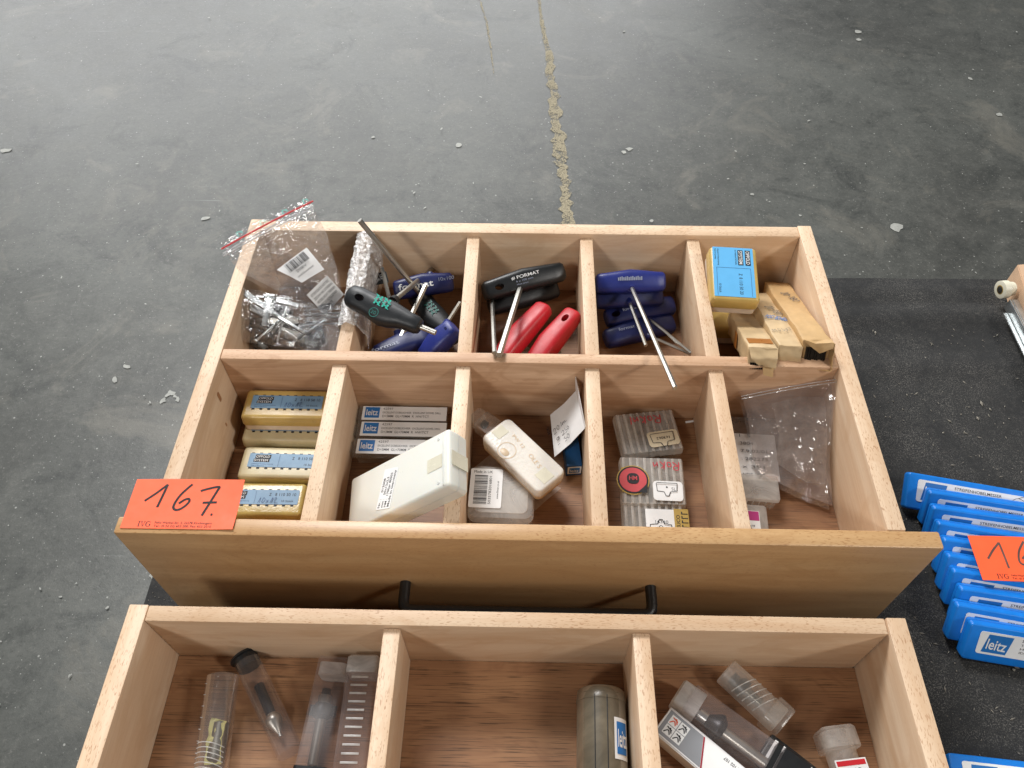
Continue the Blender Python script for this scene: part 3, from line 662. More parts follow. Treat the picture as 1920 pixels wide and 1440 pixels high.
# compartment 2 (black and teal keys)
k, Lh = tkey('black grip key marked 20 in teal, lying over the divider on top of the pile', 'wera', black_soft, at(652, 552, .163), at(789, 613, .157), at(735, 566, .152), at(812, 503, .095), .0026, face=Vector((-.05, -.45, 1)), hole=-.30, hexa=False)
zt = .0093
def wera_mark(par, x, y, sc, mat, z):
    """pair of hooked marks"""
    v, f = [], []
    def q(*p):
        b0 = len(v); v.extend([(a0, b0_, 0) for a0, b0_ in p]); f.append(tuple(range(b0, b0 + len(p))))
    for ox in (0, 1.15):
        for oy in (0, 1.25):
            q((ox+.1,oy),(ox+.32,oy),(ox+.42,oy+1),(ox+.2,oy+1)); q((ox+.62,oy),(ox+.84,oy),(ox+.94,oy+1),(ox+.72,oy+1)); q((ox+.2,oy+.38),(ox+.8,oy+.38),(ox+.82,oy+.62),(ox+.22,oy+.62)); q((ox+.84,oy),(ox+1.05,oy-.14),(ox+1.08,oy+.05),(ox+.88,oy+.2)); q((ox-.05,oy+.92),(ox+.2,oy+.8),(ox+.22,oy+1),(ox,oy+1.12))
    return part('emblem', rawmesh([(a*sc*1.9, b_*sc, 0) for a, b_, _ in v], f), mat, par, TR(x, y, z))
wera_mark(k, -.0095, .0004, .0040, ink_t, zt + .0006)
ringv = []; ringf = []
for j in range(24):
    a = 2*math.pi*j/24
    ringv += [(.0046*math.cos(a), .0046*math.sin(a), 0), (.0040*math.cos(a), .0040*math.sin(a), 0)]
for j in range(24): ringf.append((2*j, 2*((j+1) % 24), 2*((j+1) % 24)+1, 2*j+1))
part('size_ring', rawmesh(ringv, ringf), ink_td, k, TR(-.004, -.0072, zt - .0002)); text('20', ink_td, k, -.0066, -.0088, .0033, .0052, zt + .0003)
part('side_blade', sweep([(Lh*.48, 0, 0), (Lh*.48 + .0165, .0008, -.001)], .0026, 12), steel, k)
k, Lh = tkey('black grip key with dark teal emblem lying under the key marked 20', 'wera', black_soft, at(775, 545, .098), at(855, 640, .090), at(797, 562, .100), at(674, 413, .196), .0026, face=Vector((.1, -.3, 1)), hexa=False)
wera_mark(k, -.012, -.004, .0040, ink_td, zt + .0006)
k, Lh = tkey('navy grip key with silver print against the back wall of the second compartment', 'format', blue_grip, at(738, 545, .108), at(850, 528, .108), at(808, 515, .115), at(752, 632, .110), .0026, face=Vector((0, -.8, .9)))
text('format', ink_w, k, -.026, -.0015, .0062, .036, .0101, 0, .014); text('10x100', ink_sil, k, .016, .002, .0038, .016, .0101)
k, Lh = tkey('dark navy grip key lying across the front of the second compartment', 'format', blue_grip, at(703, 668, .100), at(806, 632, .104), at(748, 634, .095), at(716, 502, .130), .0022, face=Vector((-.1, -.1, 1)))
text('format', ink_sil, k, -.030, -.002, .0045, .028, .0098, 0, .01)
k, Lh = tkey('royal blue grip key standing on end in the front right of the second compartment', 'format', blue_grip2, at(795, 672, .105), at(853, 612, .130), at(834, 612, .108), at(862, 568, .100), .0022, face=Vector((-.35, -.2, 1)))
part('moulding_mark', rloft(.004, .004, .0019, [(0,0),(.0006,.0002)], 3), blue_grip, k, TR(Lh*.34, 0, .0078))
tg = thing('size_tag', 'small black tag with white symbols hanging below the cellophane', 'tag', frame(at(702, 534, .118), at(730, 528, .118), at(706, 512, .122)))
part('card', rloft(.015, .013, .001, [(0,0),(.0008,0)], 2), black_pl, tg, TR(.0075, .0055, 0))
text('&8', ink_w, tg, .0022, .002, .006, .010, .0012, .25, .01)

# compartment 3 (black and red)
k, Lh = tkey('long black grip key at the back of the middle compartment, its shaft on the rail', 'format', black_pl, at(905, 548, .120), at(1058, 508, .122), at(979, 528, .118), at(936, 666, .1565), .0030, face=Vector((.05, -.75, 1)), hole=-.31)
text('# FORMAT', ink_w, k, -.014, .003, .0032, .030, .0103, 0, .01); text('6 x 100 mm', ink_sil, k, -.010, -.0005, .0020, .018, .0104); text('Hex plus', ink_sil, k, -.010, -.0034, .0014, .012, .0104)
k, Lh = tkey('black grip key beneath the long black one, thin shaft leaning to the rail', 'format', black_pl, at(915, 575, .098), at(1046, 540, .098), at(922, 552, .105), at(927, 662, .1555), .0022, face=Vector((.05, -.6, 1)))
k, Lh = tkey('red grip key nearer the black shaft in the middle compartment', 'format', red_grip, at(925, 690, .100), at(1023, 574, .116), at(962, 640, .100), at(990, 655, .075), .002, face=Vector((-.55, -.25, 1)))
k, Lh = tkey('red grip key with a hanging hole beside the right divider', 'format', red_grip, at(985, 705, .096), at(1078, 585, .116), at(1015, 650, .095), at(1050, 660, .075), .002, face=Vector((-.45, -.35, 1)), hole=.33)

# compartment 4 (navy keys)
k, Lh = tkey('topmost navy grip key whose long shaft reaches over into the front row', 'format', blue_grip2, at(1116, 532, .118), at(1247, 528, .118), at(1182, 534, .118), at(1266, 728, .176), .0021, face=Vector((0, -.75, 1)))
part('print_block', boxes([(-.014 + .0018*i, -.014 + .0018*i + .0013, .001, .0042 + .0005*(i % 3), 0, .0001) for i in range(14)]), ink_sil, k, TR(0, 0, .0102))
k, Lh = tkey('navy grip key directly beneath the topmost one in the fourth compartment', 'format', blue_grip, at(1116, 562, .100), at(1242, 555, .100), at(1178, 560, .104), at(1211, 648, .112), .0018, face=Vector((0, -.6, 1)))
k, Lh = tkey('navy grip key with a hanging hole, third down in the fourth compartment', 'format', blue_grip, at(1134, 598, .084), at(1264, 572, .086), at(1210, 592, .086), at(1296, 662, .096), .0016, face=Vector((0, -.35, 1)), hole=-.36)
text('format 4x150', ink_sil, k, -.020, .0005, .0034, .034, .0102)
k, Lh = tkey('frontmost navy grip key lying low in the fourth compartment', 'format', blue_grip, at(1133, 637, .078), at(1263, 606, .078), at(1208, 626, .080), at(1305, 668, .092), .0016, face=Vector((0, -.35, 1)))
text('format 3', ink_sil, k, -.024, .002, .0034, .022, .0101)

# ------------------------------------------------------------------ compartment 1: zip bags and hardware
rows = [[at(411, 455, .212), at(500, 404, .214), at(578, 368, .216)],
        [at(428, 484, .203), at(508, 440, .206), at(592, 398, .205)],
        [at(455, 512, .182), at(530, 480, .186), at(612, 440, .180)],
        [at(520, 545, .150), at(575, 530, .150), at(630, 500, .150)],
        [at(560, 600, .118), at(605, 590, .118), at(645, 575, .118)]]
bagA = thing('zip_bag', 'clear zip bag with a red seal line leaning out over the back left corner', 'bag')
part('front_film', patch(rows, 64, 70, .0022, 45, 3, 0, .0026, 40, .0034), bagfilm, bagA)
part('back_film', patch([[p - Vector((0, -.003, .006 + .002 * j)) for p in r] for j, r in enumerate(rows)], 40, 40, .002, 40, 8, 0, .003, 48), clear, bagA)
def along(p, q, n, sag, up=Vector((0,0,1))): return [p.lerp(q, i / n) + up * (sag * math.sin(math.pi * i / n)) for i in range(n + 1)]
part('red_seal_line', sweep(along(at(415, 467, .2125), at(587, 377, .2145), 8, .0012), .0007, 6), red_line, bagA)
for dv in (8, 13): part('zip_rib', sweep(along(at(418, 467 + dv, .2105), at(588, 377 + dv, .2125), 8, .0012), .0007, 6), film('zip_rib_film', haze=.5, gloss=.4, rough=.15), bagA)
for (u, q) in ((447, 443), (490, 422), (532, 402), (571, 382)):
    ink([[(0,0),(.001,.005),(.0038,.004),(.005,.0015)],[(.0038,.004),(.0052,.0042)]], .0006, ink_t, bagA, frame(at(u, q, .217), at(u + 20, q - 9, .217), at(u + 8, q - 20, .218)), 'recycling_mark')
Ml = frame(at(519, 506, .192), at(569, 462, .200), at(508, 480, .195)); Ml = frame(at(562, 531, .186), at(519, 506, .190), at(607, 508, .184))
# barcode label with a curled edge
p00, p10, p01, p11 = at(519, 506, .194), at(575, 464, .200), at(566, 530, .186), at(608, 505, .188)
sl = thing('barcode_slip', 'white curled slip with a barcode tucked in the zip bag', 'label', frame(p00, p10, p10 * 2 - p11))
Mi = sl.matrix_world.inverted(); q00, q10, q01, q11 = [Mi @ p for p in (p00, p10, p01, p11)]
part('paper', patch([[q01, (q01 + q11)/2 + Vector((0,0,.0005)), q11], [(q00+q01)/2 + Vector((0,0,.001)), (q00+q01+q10+q11)/4 + Vector((0,0,.0025)), (q10+q11)/2 + Vector((0,0,.001))], [q00, (q00+q10)/2 + Vector((0,0,.0005)), q10]], 8, 8, 0, 1, 0, .0003), paper, sl)
barcode(sl, .007, -.0105, .022, .0085, ink_k, 3, .0034); text('SVIRV', ink_k, sl, .012, -.0145, .0028, .011, .0034); text('profi Deutschland', ink_k, sl, .010, -.0185, .0019, .017, .0030)
p00, p10, p01, p11 = at(575, 553, .158), at(613, 516, .164), at(608, 590, .140), at(645, 552, .146)
sl = thing('warning_slip', 'off-white slip with several lines of warning text inside the zip bag', 'label', frame(p00, p10, p10 * 2 - p11))
Mi = sl.matrix_world.inverted(); q00, q10, q01, q11 = [Mi @ p for p in (p00, p10, p01, p11)]
part('paper', patch([[q01, q11], [(q00+q01)/2 + Vector((0,0,.0012)), (q10+q11)/2 + Vector((0,0,.0012))], [q00, q10]], 6, 8, 0, 1, 0, .0003), paper, sl)
Hh = (p00 - p01).length
for i, s in enumerate(('ATTENTION DO NOT REC', 'ZESTAW NIE OTWIERAC', 'ARTIKEL NICHT TRENNEN', 'ARTICLES NE PAS SEPARER', 'SEPARATE', 'PAR')):
    text(s, ink_k, sl, .0015, -.0048 - i * .0042, .0024, (.023, .024, .023, .022, .012, .005)[i], .0034 - .0003*abs(i-2), 0, .006)
# lower bag with fixings
rowsB = [[at(428, 534, .150), at(520, 552, .146), at(600, 574, .136)],
         [at(446, 580, .138), at(528, 592, .142), at(606, 612, .132)],
         [at(450, 640, .118), at(530, 650, .124), at(600, 662, .118)]]
bagB = thing('zip_bag', 'crumpled clear bag full of steel fixings in the front of the first compartment', 'bag')
part('front_film', patch(rowsB, 60, 50, .003, 50, 5, 0, .004, 40, .0055), clear, bagB)
part('back_film', patch([[p - Vector((0, 0, .028)) for p in r] for r in rowsB], 20, 20, .002, 50, 9, 0, .004, 50), greyfilm, bagB)
rowsC = [[at(568, 572, .150), at(644, 566, .146)], [at(572, 610, .142), at(640, 612, .140)], [at(572, 658, .132), at(634, 660, .130)]]
bagC = thing('zip_bag', 'small grey zip bag with ribbed seal wedged against the first divider', 'bag')
part('front_film', patch(rowsC, 36, 40, .0018, 50, 15, 0, .0018, 45, .0022), greyfilm, bagC)
part('back_film', patch([[p - Vector((0, 0, .012)) for p in r] for r in rowsC], 14, 14, .0015, 50, 19, 0, .002, 50), greyfilm, bagC)
for q in (582, 590, 598, 610): part('zip_rib', sweep(along(at(572, q, .1475 - (q - 572)*.00017), at(641, q - 3, .1455 - (q - 572)*.00017), 6, .0008), .0005 if q < 600 else .0009, 6), MATS['zip_rib_film'], bagC)
# fixings
def fixing(label, pts, wd, th, mat, name='steel_fixing', bend=None):
    p, q = pts[0], pts[-1]; M = frame(p, q, p + (q - p).cross(Vector((0,0,1)) if abs((q-p).normalized().z) < .95 else Vector((1,0,0))) * -1)
    k = thing(name, label, 'fixing', M, 'steel fixings in the bag'); ln = (q - p).length
    part('bar', box(0, ln, -wd/2, wd/2, -th/2, th/2, .0006), mat, k)
    part('end_plate', box(-.001, .0012, -wd*.95, wd*.95, -th*.9, th*.9, .0004), mat, k)
    return k
fixing('steel bar fixing slanting from the upper left corner of the crumpled bag', [at(438, 536, .146), at(506, 582, .130)], .006, .003, zinc)
fixing('short upright steel fixing in the middle of the crumpled bag', [at(506, 556, .138), at(497, 612, .128)], .006, .004, zinc)
fixing('steel fixing pointing right from the upright one in the bag', [at(500, 560, .136), at(560, 574, .128)], .005, .003, zinc)
fixing('thin steel fixing running down to the right of the bag', [at(508, 586, .124), at(574, 626, .116)], .0035, .0025, zinc)
fixing('steel fixing lying flat on the left side of the bag', [at(460, 572, .124), at(496, 590, .118)], .008, .004, zinc)
fixing('dark steel fixing at the bottom left of the bag', [at(450, 628, .100), at(500, 655, .098)], .006, .004, steel_d)
fixing('dark steel fixing lying deepest at the bottom right of the bag', [at(520, 620, .105), at(600, 650, .098)], .010, .006, steel_d)
fixing('dark steel fixing under the upright one in the bag', [at(470, 606, .108), at(560, 604, .104)], .010, .006, steel_d)
for (u0, q0, u1, q1, z0, z1, wd_, lb) in ((452, 548, 520, 596, .132, .122, .0025, 'thin steel pin just below the slanting bar in the bag'), (470, 556, 545, 560, .130, .126, .002, 'thin steel pin crossing behind the upright fixing'), (480, 640, 530, 596, .112, .116, .0025, 'thin steel pin rising from the front of the bag'), (540, 566, 520, 640, .124, .110, .002, 'thin steel pin hanging down right of the upright fixing'), (455, 600, 540, 634, .112, .104, .003, 'thin dark pin across the lower part of the bag'), (545, 645, 610, 600, .108, .118, .0025, 'thin steel pin under the small grey zip bag')):
    fixing(lb, [at(u0, q0, z0), at(u1, q1, z1)], wd_, wd_ * .8, zinc if 'dark' not in lb else steel_d, 'steel_pin')
for i, (u, q, z, s, lb) in enumerate(((520, 575, .108, .026, 'dark rubber pad under the steel bar in the first compartment'), (575, 620, .100, .030, 'dark rubber pad under the grey zip bag'), (485, 625, .092, .028, 'dark rubber pad in the front left of the first compartment'))):
    p = at(u, q, z); pd = thing('rubber_pad', lb, 'pad', TR(p.x, p.y, z - .012, .4 * i, .1, .08), 'rubber pads under the fixings')
    part('pad', rloft(s, s * .8, .004, [(0,.001),(.001,0),(.011,0),(.012,.001)], 4), black_soft, pd); part('stud', lathe([(0,.005),(.003,.0045),(.0034,.003)], 14), black_pl, pd, TR(0, 0, .012) @ Matrix.Rotation(rad(-90), 4, 'Y'))

# cellophane folded over the first divider
ce = thing('cellophane_wrap', 'crinkled silvery cellophane folded over the first divider of the back row', 'wrap')
x0 = U[0]; cs = []
for j, y in enumerate((.3285, .306, .28, .25, .222, .202)):
    dx = .0022 * math.sin(j * 1.7)
    cs.append([Vector((x0 - .0035 + dx*.4, y, .126 + dx)), Vector((x0 - .002, y, .1475)), Vector((x0 + .007, y, .1515 + dx*.3)), Vector((x0 + .0155, y, .1480)), Vector((x0 + .0215 + dx, y, .130)), Vector((x0 + .0190 + dx, y + .002, .108 + dx * 2))])
part('film', patch(cs, 60, 90, .0010, 90, 21, 0, .0016, 80, .0022), foil, ce)

# ------------------------------------------------------------------ front row
# drill boxes
for i, (yb, x0, x1, lb) in enumerate(((.1555, .1335, .2178, 'clear drill box with a blue and white label, furthest back of three'), (.1375, .1345, .2188, 'clear drill box with a blue and white label, middle one of three'), (.1180, .1335, .2185, 'clear drill box with a blue and white label, nearest of three under the milky case'))):
    dx = thing('drill_box', lb, 'box', TR(x0, yb - .0168, ZF + .0002), 'clear drill boxes'); a = x1 - x0
    part('tray', rloft(a - .004, .0160, .001, [(0,.0004),(.010,0)], 2), clearpl, dx, TR(a/2 - .002, .0084, 0))
    part('lid', rloft(a, .0168, .001, [(.0102,0),(.0165,.0002)], 2), clearpl, dx, TR(a/2 - .003, .0084, 0))
    part('end_tab', box(-.0062, -.0036, .003, .0145, .004, .0150, .0004), clearpl, dx)
    part('drill', sweep([(.008, .008, .006), (a - .012, .008, .006)], .0015, 8), steel, dx)
    l = lab(dx, a - .004, .0158, label_white, TR(.0005, .0005, .0168)); lx, ly = a - .004, .0158; t = .0004
    leitz_logo(l, .0026, .0024, .0138, .0122, t)
    text('42597', ink_g, l, .0195, .0118, .0026, .0095, t); text('EXCELLENT-DÜBELBOHRER · EXCELLENT DOWEL DRILL', ink_g, l, .0195, .0076, .0022, lx - .0250, t, 0, .004); text('D=3MM  GL=70MM  R  HW/TCT', ink_g, l, .0195, .0032, .0026, lx - .036, t, 0, .004)

# big milky case leaning on the divider
A, B, D = at(836, 806, .172), at(826, 909, .168), at(657, 900, .101)
ex = (A - D); ey = (A - B); M = frame(D, A, D + ey) ; LXb, DYb, HZb = ex.length + .004, .054, .0215
bc = thing('milky_case', 'large milky white plastic case propped on the divider of the front row', 'case', M @ TR(0, -.0525, -HZb))
part('lower_shell', rloft(LXb, DYb, .004, [(0,.003),(.0012,.0008),(HZb*.5,.0002)], 5), milk_pl, bc, TR(LXb/2, DYb/2, 0))
part('upper_shell', rloft(LXb, DYb, .004, [(HZb*.5 + .0002,.0003),(HZb - .0025,.0004),(HZb - .0008,.0014),(HZb,.0032)], 5), milk_pl, bc, TR(LXb/2, DYb/2, 0))
part('rib', box(LXb - .0072, LXb - .0058, .003, DYb - .003, HZb - .0004, HZb + .0006, .0003), milk_pl, bc)
for y in (.007, DYb - .007): part('pip', rloft(.003, .003, .0014, [(0,0),(.0004,.0003)], 4), milk_pl, bc, TR(LXb - .012, y, HZb))
part('tape', box(LXb - .024, LXb - .008, .020, .032, HZb + .0001, HZb + .0003), tape_pl, bc)
part('tape', box(LXb + .0002, LXb + .0006, .020, .033, .001, HZb - .002), tape_pl, bc)
l = lab(bc, .036, .0165, label_white, TR(LXb*.44, .0055, HZb + .0001, rad(76)) , .0003); t = .0004
for i, s in enumerate(('Nr. :     012008', 'mm :   50x12x2,2', 'HM :  1700er 80503', 'Made in Germany')): text(s, ink_k, l, .0015, .0125 - i*.0037, .0024, (.026, .027, .030, .032)[i], t, 0, .012)

# worn white case with small vial
P = [at(952, 782, .1075), at(903, 822, .1075), at(1012, 928, .1045), at(1060, 877, .1045)]
ex = P[2] - P[1]; ey = P[0] - P[1]; ctr = (P[0] + P[1] + P[2] + P[3]) / 4
M = frame(ctr, ctr + ex, ctr + ey); a, b = ex.length + .001, ey.length + .001
so = thing('worn_case', 'worn white soap shaped case lying diagonally in the third front compartment', 'case', M)
part('lid', rloft(a, b, .006, [(-.010,.0002),(-.003,0),(-.0010,.0006),(-.0002,.0016),(0,.003)], 6), soap_pl, so)
part('base', rloft(a - .0006, b - .0006, .006, [(-.018,.002),(-.016,.0004),(-.0102,0)], 6), soap_side, so)
part('tape', box(-a/2 + .003, -a/2 + .013, -.006, .006, .0001, .0003), tape_pl, so); part('tape', box(a/2 - .016, a/2 - .004, -.007, .005, .0001, .0003), tape_pl, so)
part('worn_patch', rloft(.009, .006, .003, [(.0001,0),(.0003,.0003)], 4), soap_side, so, TR(-.012, -.011, 0))
rv = []; rf = []
for j in range(28):
    q = 2*math.pi*j/28; rv += [(-.012 + .0085*math.cos(q), -.0085 + .0085*math.sin(q), .0003), (-.012 + .0079*math.cos(q), -.0085 + .0079*math.sin(q), .0003)]
for j in range(28): rf.append((2*j, 2*((j+1) % 28), 2*((j+1) % 28)+1, 2*j+1))
part('moulded_ring', rawmesh(rv, rf), soap_side, so)
text('OLE S', soap_side, so, .004, .002, .004, .016, .0004, rad(-8)); text('PW 12', soap_side, so, -.020, .005, .003, .016, .0004, rad(-6))
M_ = frame(at(899, 782, .096), at(934, 805, .104), at(890, 798, .096))
vi = thing('small_vial', 'tiny clear box with a black insert taped to the worn white case', 'box', frame(at(893, 806, .092), at(908, 776, .100), at(920, 822, .092)))
vm = frame(at(906, 788, .098), at(934, 808, .098), at(906, 788, .098) + Vector((.5, .7, 0)))
vi.matrix_world = vm
part('body', rloft(.026, .019, .002, [(-.012,.0004),(.001,0)], 3), clearpl, vi, TR(.009, .0, 0)); part('cap', rloft(.008, .017, .002, [(-.010,0),(.0006,0)], 3), clearpl, vi, TR(-.0085, 0, 0))
part('insert', lathe([(0,.001),(.001,.0038),(.005,.0042),(.006,.0030)], 12), black_pl, vi, TR(-.002, 0, -.006))

# clear box with barcode
P = [at(879, 882, .0915), at(985, 882, .0915), at(998, 972, .0915), at(877, 972, .0915)]
bxm = TR(.2692, .0608, ZF + .0006, rad(-1.5))
cb = thing('clear_box', 'clear rounded plastic box with a white barcode label', 'box', bxm)
part('tray', rloft(.0565, .0520, .008, [(0,.0012),(.001,.0004),(.014,0)], 6), clearpl, cb); part('lid', rloft(.0575, .0530, .0085, [(.0142,0),(.0205,.0002),(.0222,.0012),(.0226,.004)], 6), frost, cb)
part('lid_ridge', rloft(.047, .0425, .006, [(.0227,0),(.0234,.0004)], 5, True, True), frost, cb)
l = lab(cb, .0285, .0390, label_white, TR(-.0282, -.0170, .0236), .0015); t = .0004
text('Made in UK', ink_k, l, .003, .0345, .0026, .0165, t); barcode(l, .0155, .0035, .0290, .0115, ink_k, 8, t, rad(90)); text('5035782016801', ink_k, l, .0190, .0035, .0022, .0280, t, rad(90)); text('www.fimen.co.uk', ink_k, l, .0255, .0090, .0018, .0180, t, rad(90))
# flat clear bag underneath
fb = thing('flat_bag', 'flat clear plastic bag lying under the worn white case', 'bag')
part('film', patch([[at(884, 880, .0705), at(920, 852, .0725)], [at(1000, 960, .0700), at(1052, 915, .0720)]], 16, 20, .001, 60, 31, 0, .0014, 60), milkfilm, fb)

# blue box with note card
b0, b1 = Vector((.3290, .1560, 0)), Vector((.3330, .0930, 0))
Mb = frame(Vector((.3345, .0925, ZF + .0003)), Vector((.3345, .0925, ZF + .0003)) + Vector((-.10, 1, 0)), Vector((.3345, .0925, ZF + .0003)) + Vector((-1, -.10, 0)))
bb = thing('blue_box', 'narrow blue carton with a small white emblem end beside the note card', 'box', Mb)
part('carton', box(0, .064, -.0065, .0075, 0, .0175, .0005), box_blue, bb)
Me = Matrix(((0,0,-1,-.0003),(-1,0,0,.0065),(0,1,0,.004),(0,0,0,1)))
l = lab(bb, .0125, .0115, label_white, Me, .0008); leitz_logo(l, .0016, .0015, .0095, .0085, .0004)
N0, N1, N2, N3 = at(1032, 778, .092), at(1080, 733, .118), at(1097, 803, .122), at(1040, 857, .090)
nc = thing('note_card', 'folded white note card with handwriting propped on the blue carton', 'paper', frame(N3, N2, N0))
Mi = nc.matrix_world.inverted(); q = [Mi @ p for p in (N0, N1, N2, N3)]
part('front_leaf', patch([[q[3], (q[3]+q[2])/2 + Vector((0,0,-.0015)), q[2]], [(q[3]+q[0])/2, (q[0]+q[1]+q[2]+q[3])/4 + Vector((0,0,-.0018)), (q[1]+q[2])/2], [q[0], (q[0]+q[1])/2 + Vector((0,0,-.0015)), q[1]]], 10, 8, 0, 1, 0, .0003), paper, nc)
T0, T1 = at(1078, 697, .132), at(1093, 760, .136)
q2 = [Mi @ p for p in (N1, N2, T0, at(1098, 800, .126))]
part('back_leaf', patch([[q2[0], q2[1]], [q2[2], q2[3]]], 6, 8, 0, 1, 0, .0003), paper, nc)
hx = (N2 - N3).length
ink([[(.010,.028),(.012,.030),(.0135,.028),(.0105,.024),(.014,.0245)],[(.017,.030),(.0155,.0275),(.017,.025),(.0185,.0275),(.017,.030)],[(.022,.030),(.0215,.025)],[(.0235,.028),(.0233,.025),(.025,.028),(.0255,.025)],[(.027,.028),(.0268,.0255),(.029,.0258)]], .0005, ink_k, nc, TR(-.002, -.004, .0012))
ink([[(.012,.016),(.0105,.018),(.0095,.016),(.011,.0145),(.0122,.018),(.0128,.0145)],[(.017,.018),(.019,.0195),(.020,.017),(.017,.0145),(.0205,.0148)],[(.0225,.0195),(.022,.017),(.024,.0165),(.0235,.0145),(.0215,.0145)],[(.026,.019),(.0248,.017),(.026,.015),(.027,.017),(.026,.019)]], .0005, ink_k, nc, TR(0, -.003, .0012))
ink([[(.019,.010),(.0185,.0075),(.0205,.0072),(.020,.005),(.018,.0052)],[(.023,.010),(.0215,.0075),(.023,.005),(.0245,.0075),(.023,.010)],[(.009,.0075),(.0115,.0078)]], .0005, ink_k, nc, TR(0, -.001, .0012))
text('AOK-', ink_k, nc, .0045, .0245, .0032, .0098, .0012, rad(90), .012)

# ribbed boxes
cut_pale = plain('pale_cutter', 'a39a8c', .5)
def ribbed_box(label, M, a, b, h):
    r_ = thing('ribbed_box', label, 'box', M, 'clear ribbed cutter boxes')
    part('tray', rloft(a - .0006, b - .0006, .0025, [(0,.001),(.001,.0003),(h*.55,0)], 3), clearpl, r_)
    part('lid', rloft(a, b, .0025, [(h*.55 + .0003,0),(h - .001,.0003),(h,.0012)], 3), frost, r_)
    n = 9
    for i in range(n): part('rib', box(-a/2 + a*(i + .55)/n - .0012, -a/2 + a*(i + .55)/n + .0012, -b/2 + .0012, b/2 - .0012, h + .0001, h + .0009, .0003), frost, r_)
    for i in range(n - 1): part('cutter_blade', box(-a/2 + a*(i + 1)/n - .0008, -a/2 + a*(i + 1)/n + .0008, -b/2 + .004, b/2 - .006, .0012, h*.62), cut_pale if i % 3 else steel_d, r_)
    return r_
def profile_mark(par, x, y, s, z, flip=1, mat=None):
    p = [(0,0),(.03,.42),(.36,.46),(.44,.68),(.58,.68),(.66,.46),(.97,.42),(1,0),(0,0)]
    st = [[(x + p[i][0]*s, y + flip*p[i][1]*s), (x + p[i+1][0]*s, y + flip*p[i+1][1]*s)] for i in range(len(p) - 1)]
    return ink(st, .0006, mat or ink_k, par, TR(0, 0, z), 'outline_drawing')
def scrawl(par, x, y, s, z, k=0):
    st = [[(0,0),(.1,.9),(.55,.85),(.5,.5),(.12,.45),(.65,0)],[(.9,.1),(.85,.5),(1.15,.55),(1.2,.1),(.9,.08)],[(1.5,0),(1.6,.9)],[(1.9,.8),(1.6,.45),(2.0,0)],[(2.3,.05),(2.25,.6),(2.35,.3),(2.6,.6),(2.7,.1)],[(3.0,.9),(2.95,.0)],[(2.7,.62),(3.3,.66)]]
    st = st[:6 - k]
    return ink([[(x + (3.2 - a)*s, y + (.9 - b)*s) for a, b in l_] for l_ in st], .0010, ink_r, par, TR(0, 0, z), 'red_scrawl')
A, B, C_, D = at(1150, 777, .086), at(1262, 767, .086), at(1282, 842, .086), at(1167, 855, .086)
ct = (A + B + C_ + D)/4; M = frame(ct, ct + (B - A) + (C_ - D), ct + (A - D)) @ TR(0, 0, -.0165)
a, b = .0575, .0460
r1 = ribbed_box('clear ribbed box with a cream outline sticker, furthest back of three', M, a, b, .0165)
l = lab(r1, .0290, .0165, label_cream, TR(-.002, -.0185, .0177, rad(3)), .003); profile_mark(l, .003, .0135, .0215, .0004, -1); text('163062', ink_k, l, .0205, .0100, .0026, .0125, .0004, rad(180), .012)
scrawl(r1, -.016, .0085, .0095, .0178)
A, B, C_, D = at(1162, 858, .090), at(1280, 861, .090), at(1288, 947, .0875), at(1165, 943, .0875)
ct = (A + B + C_ + D)/4; M = frame(ct, ct + (B - A) + (C_ - D), ct + (A - D)) @ TR(0, 0, -.0165)
r2 = ribbed_box('clear ribbed box with a round red sticker, middle one of three', M, .0570, .0475, .0165)
l = lab(r2, .0260, .0190, label_white, TR(-.0005, -.0195, .0177, rad(-1)), .003); profile_mark(l, .003, .0165, .0180, .0004, -1); text('SL', ink_g, l, .016, .010, .003, .004, .0004)
part('outline_dot', rloft(.0016, .0016, .0007, [(0,0),(.0001,0)], 3), ink_k, l, TR(.012, .013, .0004))
rs = part('round_sticker', rloft(.0290, .0290, .0144, [(0,0),(.0003,0)], 8), gold_st, r2, TR(-.0175, -.0005, .0178))
part('sticker_ring', rloft(.0270, .0270, .0134, [(0,0),(.0002,0)], 8), ink_k, rs, TR(0, 0, .0004)); part('sticker_face', rloft(.0240, .0240, .0119, [(0,0),(.0002,0)], 8), red_sticker, rs, TR(0, 0, .0007))
part('sticker_mark', rloft(.0105, .0105, .0040, [(0,0),(.0002,0)], 5), ink_k, rs, TR(0, .001, .0010)); text('HM', red_sticker, rs, -.0035, -.0008, .0042, .0070, .0016, 0, .01)
part('sticker_tail', rawmesh([(.003,-.0125,.0012),(.0118,-.0128,.0012),(.0125,-.003,.0012),(.0085,-.0075,.0012)], [(0,1,2,3)]), ink_k, rs)
part('gold_corner', box(-.0275, -.0235, -.012, .012, .0170, .0178), gold_st, r2)
scrawl(r2, -.003, .0110, .0085, .0178, 1)
M = TR(.4005, .0345, ZF + .0002, rad(-.5))
r3 = ribbed_box('clear ribbed box with a gold printed sticker, nearest the drawer front', M, .0530, .0460, .0165)
l = lab(r3, .0250, .0300, label_white, TR(-.0070, -.0150, .0177, rad(-1)), .0008); profile_mark(l, .003, .007, .0190, .0004, 1); text('16340', ink_g, l, .008, .0165, .0028, .0110, .0004)
ringc = [(.0125 + .0017*math.cos(2*math.pi*j/10), .0125 + .0017*math.sin(2*math.pi*j/10)) for j in range(11)]
ink([ringc], .0005, ink_k, l, TR(0, 0, .0004), 'outline_drawing')
l = lab(r3, .0125, .0250, gold_st, TR(.0180 - .0005, -.0095, .0178, rad(-1)), .0004)
text('LEUCO', ink_k, l, .0048, .0040, .0030, .0150, .0004, rad(90), .012)
